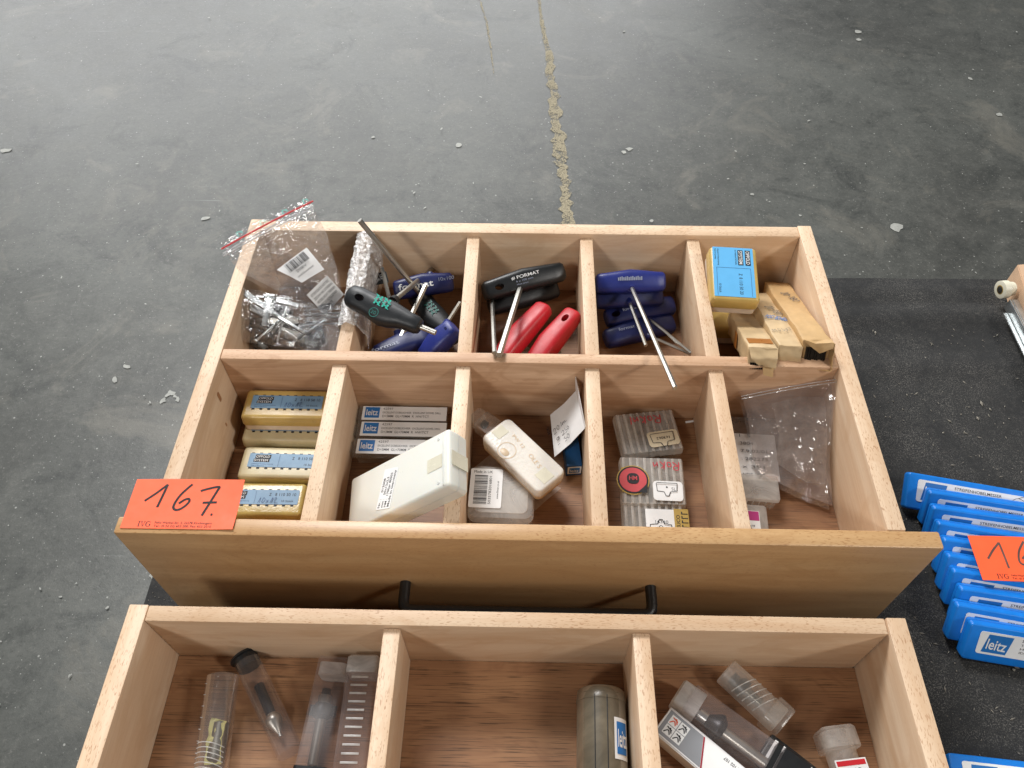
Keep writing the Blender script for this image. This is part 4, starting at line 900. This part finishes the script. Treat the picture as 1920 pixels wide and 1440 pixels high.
part('print_bars', boxes([(.0062, .0072, .003 + .0042*i, .0056 + .0042*i, 0, .0001) for i in range(5)] + [(.0072, .0118, .003 + .0042*i, .0038 + .0042*i, 0, .0001) for i in range(5)]), ink_k, l, TR(0, 0, .0004))
sc_ = thing('white_scrap', 'tiny white scrap lying in the back corner of the fourth front compartment', 'scrap', TR(.4475, .1545, ZF + .0004, .2)); part('scrap', box(-.004, .004, -.001, .001, 0, .001, .0002), label_white, sc_); part('end', box(.0042, .0052, -.0013, .0013, 0, .0012, .0002), label_white, sc_)

# fifth front compartment
zb = thing('zip_bag', 'clear zip bag with a pale seal slumped against the right side board', 'bag')
rowsZ = [[at(1376, 727, .112), at(1470, 712, .124), at(1571, 700, .138)], [at(1392, 745, .112), at(1482, 731, .122), at(1570, 717, .134)],
         [at(1405, 800, .104), at(1490, 790, .112), at(1560, 790, .118)], [at(1412, 860, .094), at(1490, 868, .094), at(1556, 870, .098)], [at(1428, 890, .089), at(1500, 925, .080), at(1560, 948, .078)]]
part('front_film', patch(rowsZ, 60, 66, .0016, 30, 41, 0, .0030, 24, .0030), pinkfilm, zb)
part('back_film', patch([[p - Vector((0, 0, .008)) for p in r] for r in rowsZ], 24, 24, .002, 40, 44, 0, .002, 45), clear, zb)
for dv in (0, 5): part('zip_rib', sweep(along(at(1390, 743 + dv, .1135), at(1570, 711 + dv, .1375), 8, .0015), .0006, 6), MATS['zip_rib_film'], zb)
pl = thing('folded_liner', 'milky folded plastic sheet inside the bag by the right side board', 'sheet')
part('sheet', patch([[at(1446, 758, .1025), at(1500, 742, .108), at(1546, 745, .114)], [at(1462, 800, .098), at(1505, 800, .103), at(1552, 800, .106)], [at(1455, 868, .082), at(1510, 905, .080), at(1548, 908, .082)]], 40, 44, .001, 30, 51, 0, .0040, 26, .0050), milkfilm, pl)
part('folded_layer', patch([[at(1452, 775, .099), at(1520, 760, .106)], [at(1470, 860, .082), at(1545, 870, .088)]], 16, 16, .0015, 50, 57, 0, .003, 42), milkfilm, pl)
gp = thing('grey_sleeve', 'grey plastic sleeve with an orange dot under the printed slip', 'sleeve', TR(.5003, .1385, ZF + .0006, rad(-2)))
part('sleeve', rloft(.062, .036, .002, [(0,.0004),(.006,0),(.0066,.0006)], 3), frost, gp); part('orange_dot', rloft(.0165, .0165, .008, [(0,0),(.0002,0)], 6), orange_dot, gp, TR(-.0035, -.0105, .0068))
P0, P1, P3 = at(1392, 899, .081), at(1463, 903, .081), at(1373, 812, .085)
ps = thing('printed_slip', 'white slip with faint dot matrix text half under the zip bag', 'paper', frame(P0, P1, P3))
Mi = ps.matrix_world.inverted(); q3, q1 = Mi @ P3, Mi @ P1
part('paper', patch([[Vector((-.012,0,0)), Vector((q1.x,0,0))], [Vector((-.012,q3.y*.5,.0012)), Vector((q1.x,q3.y*.5,.0012))], [Vector((-.012,q3.y,0)), Vector((q1.x,q3.y,0))]], 6, 8, 0, 1, 0, .0003), paper, ps)
for i, s in enumerate(('I   S', '3804', '7.9.03/01:8', ': 282275', '   x 391', 'NDE-VOR')): text(s, ink_g, ps, .0005, q3.y*.90 - i*.0080, .0032, (.010, .012, .030, .024, .020, .020)[i], .0022)
sb = thing('small_clear_box', 'small clear ribbed box in front of the printed slip', 'box', TR(.4870, .0745, ZF + .0002, rad(-4)), 'small boxes in the last compartment')
part('tray', rloft(.052, .0235, .002, [(0,.0008),(.013,0)], 3), clearpl, sb); part('lid', rloft(.0545, .0255, .002, [(.0132,0),(.0172,.0002),(.0176,.001)], 3), frost, sb)
for i in range(9): part('rib', box(-.023 + i*.0055, -.0222 + i*.0055, -.0128, -.0121, .001, .0125), frost, sb)
mb_ = thing('small_clear_box', 'small clear box with a magenta and white label at the drawer front', 'box', TR(.4790, .0405, ZF + .0002, rad(-4)), 'small boxes in the last compartment')
part('tray', rloft(.040, .034, .003, [(0,.0008),(.010,0)], 3), clearpl, mb_); part('lid', rloft(.041, .035, .003, [(.0102,0),(.0142,.0002),(.0146,.001)], 3), frost, mb_)
l = lab(mb_, .030, .026, label_white, TR(-.0165, -.0150, .0148), .0008); part('magenta_band', boxes([(.0005, .0295, .0165, .0255, 0, .0001)]), magenta, l, TR(0, 0, .0004)); text('Soft', ink_w, l, .009, .0195, .0034, .009, .0008, 0, .01); text('004"', ink_g, l, .012, .007, .005, .013, .0006)

# ------------------------------------------------------------------ near drawer: tubes and cutters
def axisM(p, q, roll=0):
    return frame(p, q, p + Vector((0, 0, 1)).cross(q - p)) @ Matrix.Rotation(roll, 4, 'X')
def round_tube(label, p, q, r, mat, capmat=None, cap_len=.008, group='plastic cutter tubes'):
    M = axisM(p, q); t = thing('plastic_tube', label, 'tube', M, group); ln = (q - p).length
    part('tube', lathe([(0, r*.92), (.0008, r), (ln - .001, r), (ln, r*.9)], 28), mat, t)
    return t, ln
def bit(label, p, q, prof, mats, group='router bits', name='router_bit'):
    M = axisM(p, q); t = thing(name, label, 'router bit', M, group)
    for nm, pr, mt in prof: part(nm, lathe(pr, 18), mt, t)
    return t, M
P0, P1 = at(418, 1268, .0530), at(388, 1500, .0530)
tb1, ln = round_tube('clear spiral tube at the left of the near drawer', P0, P1, .0125, tube_pl)
for i in range(7): part('moulded_mark', sweep([(.006 + i*.0085, -.0118, .0045), (.0075 + i*.0085, -.009, .0090)], .0003, 5), frostw, tb1)
for i in range(10):
    part('thread_turn', sweep([(ln*.62 + i*.0035 + .0042*math.sin(a_ - .8), .01265*math.sin(a_), .01265*math.cos(a_)) for a_ in [-.95 + 1.9*k_/8 for k_ in range(9)]], .00035, 5), frostw, tb1)
yb = thing('yellow_insert', 'crumpled yellow and white insert inside the clear spiral tube', 'insert', axisM(at(415, 1345, .050), at(398, 1440, .050)))
part('paper', patch([[Vector((0, -.007, 0)), Vector((.004, .006, .003))], [Vector((.018, -.008, .002)), Vector((.016, .004, .004))], [Vector((.034, -.006, 0)), Vector((.034, .006, .002))]], 12, 16, .002, 120, 5, .0004, .004, 90), plain('yellow_wrapper', 'b8b070', .5), yb)
part('core', lathe([(.002,.002),(.004,.006),(.03,.0065),(.034,.003)], 14), steel_d, yb, TR(0, 0, -.002))

P0, P1 = at(463, 1240, .0500), at(545, 1412, .0500)
tb2, ln = round_tube('clear slim tube with a black cap holding a pointed bit', P0, P1, .0100, tube_g)
part('cap', lathe([(-.0055,.0112),(-.005,.0120),(-.0035,.0120),(-.003,.0098),(.006,.0092)], 24), black_pl, tb2)
bit('countersink bit with a pointed tip in the black capped tube', at(485, 1284, .0470), at(531, 1392, .0470), [('shank', [(0,.0034),(.0006,.0040),(.026,.0040),(.0265,.0032)], carbide), ('head', [(.0265,.0040),(.030,.0062),(.0335,.0066),(.044,.0012),(.046,.0003)], steel), ('cutting_edge', [(.030,.0010),(.046,.0014)], zinc)], None)

P0, P1 = at(631, 1240, .0520), at(577, 1500, .0520)
M = axisM(P0, P1); tq = thing('square_tube', 'frosted square tube with a white plug beside the ribbed tube', 'tube', M, 'plastic cutter tubes'); ln = (P1 - P0).length
Ry = Matrix.Rotation(rad(90), 4, 'Y')
part('tube', rloft(.0245, .0245, .003, [(0,.0008),(.001,0),(ln,0)], 4), tube_sq, tq, Ry); part('plug', rloft(.0215, .0215, .004, [(.004,0),(.0130,0)], 4), frostw, tq, Ry)
part('end_cap', rloft(.0262, .0262, .003, [(ln*.80,0),(ln*.80 + .014,0)], 4), black_pl, tq, Ry)
wb, Mw = bit('router bit with bearing and winged cutter in the frosted square tube', at(613, 1292, .0490), at(590, 1412, .0490), [('nut', [(0,.0035),(.005,.0035)], carbide), ('bearing', [(.0052,.0052),(.0115,.0052)], steel_d), ('cutter_head', [(.0117,.0068),(.016,.0085),(.021,.0078),(.023,.0040)], carbide), ('shank', [(.0232,.0040),(.056,.0040)], steel_d)], None)
for sg in (-1, 1): part('wing', box(.0125, .0205, min(sg*.004, sg*.0108), max(sg*.004, sg*.0108), -.001, .001, .0003), carbide, wb)

P0, P1 = at(686, 1236, .0520), at(652, 1500, .0520)
M = axisM(P0, P1); tr = thing('ribbed_tube', 'frosted ribbed tube pressed against the divider of the near drawer', 'tube', M, 'plastic cutter tubes'); ln = (P1 - P0).length
part('tube', rloft(.0245, .0245, .003, [(.014,0),(ln,0)], 4), tube_sq, tr, Ry); part('cap', rloft(.0262, .0262, .005, [(0,.002),(.0015,.0003),(.0125,0),(.0138,.001)], 5), frostw, tr, Ry)
for i in range(15): part('raised_rung', box(.017 + i*.0062, .0186 + i*.0062, -.007, .0062, .0123, .0129, .0003), frostw, tr)

P0, P1 = at(1127, 1305, .0560), at(1131, 1560, .0560)
tm, ln = round_tube('smoky brown tube with a blue emblem label in the middle compartment', P0, P1, .0190, bronze)
part('shoulder', lathe([(-.004,.0165),(-.002,.0186),(.005,.0194),(.006,.0194)], 28), bronze, tm)
for a_ in (-.35, .15): part('flute_line', sweep([(.004, .0191*math.sin(a_), .0191*math.cos(a_)), (ln, .0191*math.sin(a_), .0191*math.cos(a_))], .0004, 5), black_pl, tm)
part('filler', lathe([(.006,.012),(ln,.012)], 18), steel_d, tm)
a_ = .75   # label wraps round the flank on the right
v_ = []; f_ = []
for i in range(2):
    for j in range(9):
        q = .42 + .75*j/8; v_.append((.0195 + .0290*i, .0194*math.sin(q), .0194*math.cos(q)))
for j in range(8): f_.append((j, j+1, j+10, j+9))
lb_ = part('label', rawmesh(v_, f_, True), label_white, tm)
v_ = [];
for i in range(2):
    for j in range(9):
        q = .52 + .55*j/8; v_.append((.0225 + .0225*i, .0197*math.sin(q), .0197*math.cos(q)))
part('logo_square', rawmesh(v_, f_, True), leitz_blue, lb_)
tme = text_mesh('leitz', .014)[0].copy(); tme.materials.clear(); x1 = text_mesh('leitz', .014)[2]
for q in tme.vertices: an = .545 + .50 * q.co.x / x1; q.co = Vector((.0400 - q.co.y * .0175, .0200*math.sin(an), .0200*math.cos(an)))
part('lettering', tme, ink_w, lb_)

P0, P1 = at(1268, 1300, .0540), at(1452, 1436, .0540)
M = axisM(P0, P1); t5 = thing('square_tube', 'clear square tube with a white cap holding a chamfer cutter', 'tube', M, 'plastic cutter tubes'); ln = (P1 - P0).length
part('tube', rloft(.0250, .0250, .003, [(.010,0),(ln,0)], 4), tube_sq, t5, Ry); part('cap', rloft(.0225, .0225, .004, [(0,.002),(.0015,.0004),(.020,0)], 5), frostw, t5, Ry)
part('black_end', rloft(.0275, .0275, .003, [(ln,0),(ln + .020,0)], 4), black_pl, t5, Ry); part('end_rim', rloft(.0266, .0266, .003, [(ln - .006,0),(ln - .002,0)], 4), black_pl, t5, Ry)
bit('bearing guided chamfer cutter inside the clear square tube', at(1312, 1339, .0520), at(1412, 1414, .0520), [('nut', [(-.004,.0022),(-.001,.0026)], zinc), ('bearing', [(-.0008,.0045),(.006,.0045)], zinc), ('cutter_head', [(.0062,.0045),(.014,.0105),(.0165,.0108),(.021,.0060)], carbide), ('shank', [(.0212,.0042),(.058,.0042)], steel)], None)
P0, P1 = at(1248, 1353, .0565), at(1385, 1468, .0565)
M = frame(P0, P1, P0 + Vector((0,0,1)).cross(P1 - P0)); lbx = thing('label_carton', 'carton sleeve printed with cutter diagrams and red stripe beside the square tube', 'box', M); ln = (P1 - P0).length
part('sleeve', box(-.003, ln, -.0125, .0120, -.017, 0, .0004), label_white, lbx)
l = lab(lbx, .080, .0225, label_white, TR(-.0025, -.0115, .0004), .0003); g_ = plain('label_grey', '8a8d92', .5, 0, .03, 0)
part('grey_field', rawmesh([(.001,.001,0),(.040,.001,0),(.030,.0215,0),(.001,.0215,0)], [(0,1,2,3)]), g_, l, TR(0, 0, .0004)); part('red_stripe', rawmesh([(.0402,.001,0),(.0415,.001,0),(.0315,.0215,0),(.0302,.0215,0)], [(0,1,2,3)]), plain('dark_red_print', '9a2032', .5, 0, .03, 0), l, TR(0, 0, .0006))
for i in range(2):
    for j in range(2):
        sq = part('diagram', box(.004 + i*.0082, .0116 + i*.0082, .0035 + j*.0082, .0111 + j*.0082, .0004, .0006), ink_w, l)
        x_, y_ = .004 + i*.0082, .0035 + j*.0082
        ink([[(x_+.001,y_+.001),(x_+.0035,y_+.004),(x_+.006,y_+.0015)],[(x_+.0015,y_+.006),(x_+.006,y_+.005)],[(x_+.004,y_+.0065),(x_+.0065,y_+.003)]], .0008, ink_k if (i, j) != (0, 1) else orange_dot, l, TR(0, 0, .0008), 'diagram_line')
text('No. 102 107', ink_k, l, .066, .0200, .0024, .016, .0005, rad(180)); text('2', ink_k, l, .062, .0110, .007, .006, .0005, rad(180), .012)
cs_ = thing('black_clip_case', 'black edged white blade case at the lower edge beside the square tube', 'case', frame(at(1434, 1398, .052), at(1520, 1465, .052), at(1460, 1360, .052)))
part('edge', box(0, .060, -.012, .012, -.014, 0, .002), black_pl, cs_); part('face', box(.004, .060, -.0105, .009, .0002, .0008, .0003), label_white, cs_)

P0, P1 = at(1360, 1258, .0510), at(1462, 1352, .0510)
t6, ln = round_tube('short clear ridged tube standing apart near the back of the right compartment', P0, P1, .0112, frost)
part('cap', rloft(.0250, .0250, .006, [(ln - .011,.001),(ln - .010,0),(ln + .002,0),(ln + .004,.001)], 5), clearpl, t6, Ry)
for i in range(5): part('thread_turn', sweep([(.017 + i*.0050 + .004*math.sin(q_), .0114*math.sin(q_), .0114*math.cos(q_)) for q_ in [-1.2 + 2.4*k_/8 for k_ in range(9)]], .0005, 5), frostw, t6)
bit('small dark cutter inside the short ridged tube', at(1372, 1270, .0490), at(1420, 1314, .0490), [('bearing', [(0,.0050),(.005,.0050)], carbide), ('cutter_head', [(.0055,.0040),(.008,.0075),(.014,.0072)], carbide), ('shank', [(.0145,.0036),(.028,.0036)], steel_d)], None)
P0, P1 = at(1563, 1372, .0510), at(1606, 1500, .0510)
t7, ln = round_tube('frosted tube with a white and red label at the lower right of the near drawer', P0, P1, .0115, frost)
part('cap', rloft(.0275, .0275, .006, [(-.002,.002),(0,0),(.013,0),(.014,.001)], 5), frost, t7, Ry)
l = lab(t7, .030, .0235, label_white, TR(.0220, -.0118, .0126), .0004); part('red_stripe', boxes([(.001, .0045, .001, .0225, 0, .0001)]), plain('bright_red_print', 'c8202c', .5, 0, .03, 0), l, TR(0, 0, .0004)); text('CMS', ink_k, l, .0115, .003, .0050, .0150, .0005, rad(90), .014)

# ------------------------------------------------------------------ number cards
def one(x, y, h, k): return [[(x, y + .38*h), (x + .5*h, y + 1.0*h)], [(x + .5*h, y + 1.0*h), (x + .36*h, y)]] if k == 0 else [[(x, y + .42*h), (x + .45*h, y + h), (x + .47*h, y + .95*h)], [(x + .47*h, y + h), (x + .47*h, y)]]
cw, chh = .0868, .0430
def card_h(x, y, k):
    u, q = max(0, min(1, x / cw)), max(0, min(1, y / chh))
    return .0002 + .0022 * k * u * q * q + .0010 * k * max(0, u - .8) / .2 * max(0, .3 - q) / .3 + .0004 * math.sin(u * 5) * q
def card_mesh(k):
    nx_, ny_ = 20, 12; v_ = []; f_ = []
    for t_ in (0, .0003):
        for j in range(ny_ + 1):
            for i in range(nx_ + 1):
                x, y = cw * i / nx_, chh * j / ny_; v_.append((x, y, card_h(x, y, k) + t_))
    n_ = (nx_ + 1) * (ny_ + 1)
    for j in range(ny_):
        for i in range(nx_):
            q = j * (nx_ + 1) + i; f_.append((q, q + nx_ + 1, q + nx_ + 2, q + 1)); f_.append((n_ + q, n_ + q + 1, n_ + q + nx_ + 2, n_ + q + nx_ + 1))
    rim = [i for i in range(nx_ + 1)] + [j * (nx_ + 1) + nx_ for j in range(1, ny_ + 1)] + [ny_ * (nx_ + 1) + i for i in range(nx_ - 1, -1, -1)] + [j * (nx_ + 1) for j in range(ny_ - 1, 0, -1)]
    for i in range(len(rim)): f_.append((rim[i], rim[(i+1) % len(rim)], n_ + rim[(i+1) % len(rim)], n_ + rim[i]))
    return rawmesh(v_, f_, True)
def drape(o, k, lift=.00042):
    me = o.data.copy(); M_ = o.matrix_basis.copy()
    for q in me.vertices:
        p_ = M_ @ q.co; q.co = Vector((p_.x, p_.y, card_h(p_.x, p_.y, k) + lift + .00002 * (q.index % 3)))
    o.data = me; o.matrix_basis = Matrix.Identity(4)
tc_ = thing('number_card', 'orange card with handwritten 167 on the drawer corner', 'card', TR(-.0197, -.0108, RIM + .0004, rad(.2)))
part('card', card_mesh(1), orange, tc_)
st = [[(.0120,.0235),(.0190,.0300),(.0265,.0380)], [(.0265,.0380),(.0250,.0280),(.0235,.0180)],
      [(.0460,.0385),(.0390,.0290),(.0360,.0195),(.0385,.0160),(.0430,.0175),(.0470,.0225),(.0465,.0255),(.0435,.0250),(.0395,.0215)],
      [(.0540,.0325),(.0560,.0335),(.0640,.0360),(.0680,.0362),(.0670,.0330),(.0600,.0115)], [(.0580,.0225),(.0640,.0229),(.0690,.0230)], [(.0668,.0128),(.0680,.0122)], [(.0668,.0122),(.0680,.0126)]]
drape(ink(st, .0019, marker, tc_), 1)
drape(serif_ivg(tc_, ink_k, .0125, .0016, .0044), 1)
drape(text('Felix-Wankel-Str. 2, 32278 Kirchlengern', ink_k, tc_, .0255, .0042, .0018, .0440, 0, 0, .004), 1); drape(text('Tel.: (0 52 23) 653 200, Fax: 653 2010', ink_k, tc_, .0255, .0014, .0018, .0440, 0, 0, .004), 1)
tc2 = thing('number_card', 'orange card starting with a handwritten 1 lying on the blue packs', 'card', TR(.6930, .0107, .0387, rad(-1)))
part('card', card_mesh(.6), orange, tc2)
drape(ink([[(.0110,.0205),(.0180,.0290),(.0255,.0365)], [(.0255,.0368),(.0262,.0240),(.0265,.0120)], [(.0480,.0385),(.0410,.0290),(.0380,.0195),(.0405,.0160),(.0450,.0175),(.0490,.0225),(.0485,.0255),(.0455,.0250),(.0415,.0215)]], .0018, marker2, tc2), .6)
drape(serif_ivg(tc2, ink_k, .0135, .0020, .0044), .6)
drape(text('Felix-Wankel-Str. 2, 32278', ink_k, tc2, .0265, .0046, .0017, .0280, 0, 0, .004), .6); drape(text('Tel.: (0 52 23) 653 200', ink_k, tc2, .0265, .0018, .0017, .0260, 0, 0, .004), .6)

# ------------------------------------------------------------------ blue planer knife packs
def pack_mesh(): return rloft(.168, .0355, .003, [(0,.0012),(.0008,.0003),(.0046,0),(.0048,.0005),(.0054,.0005),(.0056,0),(.0104,.0002),(.0114,.0006),(.0120,.0016)], 4)
pk_me = pack_mesh()
for q in pk_me.vertices: q.co.x += .084; q.co.y += .01775
pk_lab = rplate(.150, .0215, .0022, .0003, 3)
for q in pk_lab.vertices: q.co.x += .075; q.co.y += .01075
def knife_pack(label, M):
    k = thing('knife_pack', label, 'pack', M, 'blue planer knife packs')
    part('shell', pk_me, pack_blue, k)
    l = part('label', pk_lab, label_white, k, TR(.0095, .0085, .0122)); t = .0004
    leitz_logo(l, .0040, .0020, .0200, .0175, t, 0, .18)
    text('STREIFENHOBELMESSER', ink_k, l, .034, .0168, .0026, .043, t, 0, .008); text('THIN PLANER KNIVES', ink_k, l, .034, .0128, .0021, .034, t); text('HS 18', ink_k, l, .034, .0092, .0021, .012, t); text('IDENT-NR', ink_k, l, .034, .0056, .0021, .019, t); text('130 x 16 x 3', ink_k, l, .044, .0014, .0027, .026, t, 0, .014)
    ink([[(.084,.013),(.092,.019),(.104,.013),(.096,.010),(.084,.013)],[(.092,.019),(.100,.0215),(.112,.015),(.104,.013)]], .0005, ink_g, l, TR(0, 0, t), 'outline_drawing')
    return k
names_ = ('furthest back of the row, lying lower than the rest', 'second from the back of the row', 'third from the back of the row', 'fourth from the back, just behind the orange card', 'fifth from the back, its end hidden under the drawer corner', 'sixth from the back, under the left edge of the orange card', 'seventh from the back, under the lower half of the orange card', 'eighth from the back, in front of the orange card', 'second from the front, its label mostly covered', 'nearest of the leaning row with its whole label in view')
tl = ((1708,886,.029),(1740,914,.030),(1747,943,.030),(1756,972,.030),(1766,1002,.030),(1774,1032,.030),(1784,1059,.030),(1797,1092,.030),(1790,1122,.030),(1816,1156,.030))
for i, (u, q, z) in enumerate(tl):
    top = at(u, q, z); tilt = rad(55 + ((i * 29) % 5 - 2) * .8) if i else rad(33)
    rz = rad(-9.5 + (.6 * ((i * 37) % 5 - 2)))
    # the long edge runs to the right and slightly towards the viewer, the face leans back
    ax = Vector((math.cos(rz), math.sin(rz), 0)); back = Vector((-math.sin(rz), math.cos(rz), 0))
    up = back * math.cos(tilt) + Vector((0, 0, 1)) * math.sin(tilt); nrm = ax.cross(up)
    M = Matrix((ax, up, nrm)).transposed().to_4x4(); M.translation = top - up * .0350 - ax * .0022 - nrm * (.0112 if i == 0 else .0006)
    knife_pack('blue planer knife pack ' + names_[i], M)
p = at(1775, 1410, .0145)
knife_pack('blue planer knife pack lying flat at the lower right corner', TR(p.x, p.y, .0032, rad(-5)) @ TR(0, -.0355, 0))

# ------------------------------------------------------------------ fitting with roller at the right edge
pr = at(1884, 545, .030)
rf_ = thing('roller_fitting', 'pale wooden drawer end with white roller and steel runner at right edge', 'fitting', TR(pr.x, pr.y, 0))
wv = [(0.011,-.26),(0.011,-.012),(.018,.034),(.060,.040),(.075,.040),(.075,-.26)]
bm = bmesh.new(); vb = [bm.verts.new((a + .004, b, .004)) for a, b in wv]; fc = bm.faces.new(vb)
ext = bmesh.ops.extrude_face_region(bm, geom=[fc])
for e_ in ext['geom']:
    if isinstance(e_, bmesh.types.BMVert): e_.co.z += .036
bmesh.ops.recalc_face_normals(bm, faces=bm.faces); bmesh.ops.bevel(bm, geom=list(bm.edges), offset=.001, segments=2, affect='EDGES')
part('wooden_end', mesh_of(bm, True), plain('bare_wood', 'cdab8c', .6, 0, .05, .2), rf_)
rl = part('roller', lathe([(-.0045,.0085),(-.004,.0105),(.0035,.0105),(.005,.0088),(.011,.0080)], 28), white_nylon, rf_, TR(.001, .004, .028, rad(8)))
part('roller_axle', lathe([(-.0052,.0025),(-.0046,.0050),(-.0040,.0052)], 18), steel_d, rl); part('axle_ring', lathe([(-.0047,.0052),(-.0043,.0060),(-.0040,.0060)], 18), gold_st, rl)
part('runner', box(.0040, .0062, -.20, -.010, .012, .026, .0006), zinc, rf_); part('runner_flange', box(.0064, .0138, -.20, -.010, .0245, .0260, .0005), zinc, rf_); part('runner_foot', box(-.001, .0038, -.20, -.020, .012, .014, .0005), zinc, rf_)
part('screw', lathe([(-.0016,.0036),(-.0004,.0040),(.001,.0040)], 14), steel_d, rf_, TR(.028, .012, .0415) @ Matrix.Rotation(rad(90), 4, 'Y'))
part('black_bracket', box(.004, .016, -.125, -.085, .0005, .012, .002), black_pl, rf_)
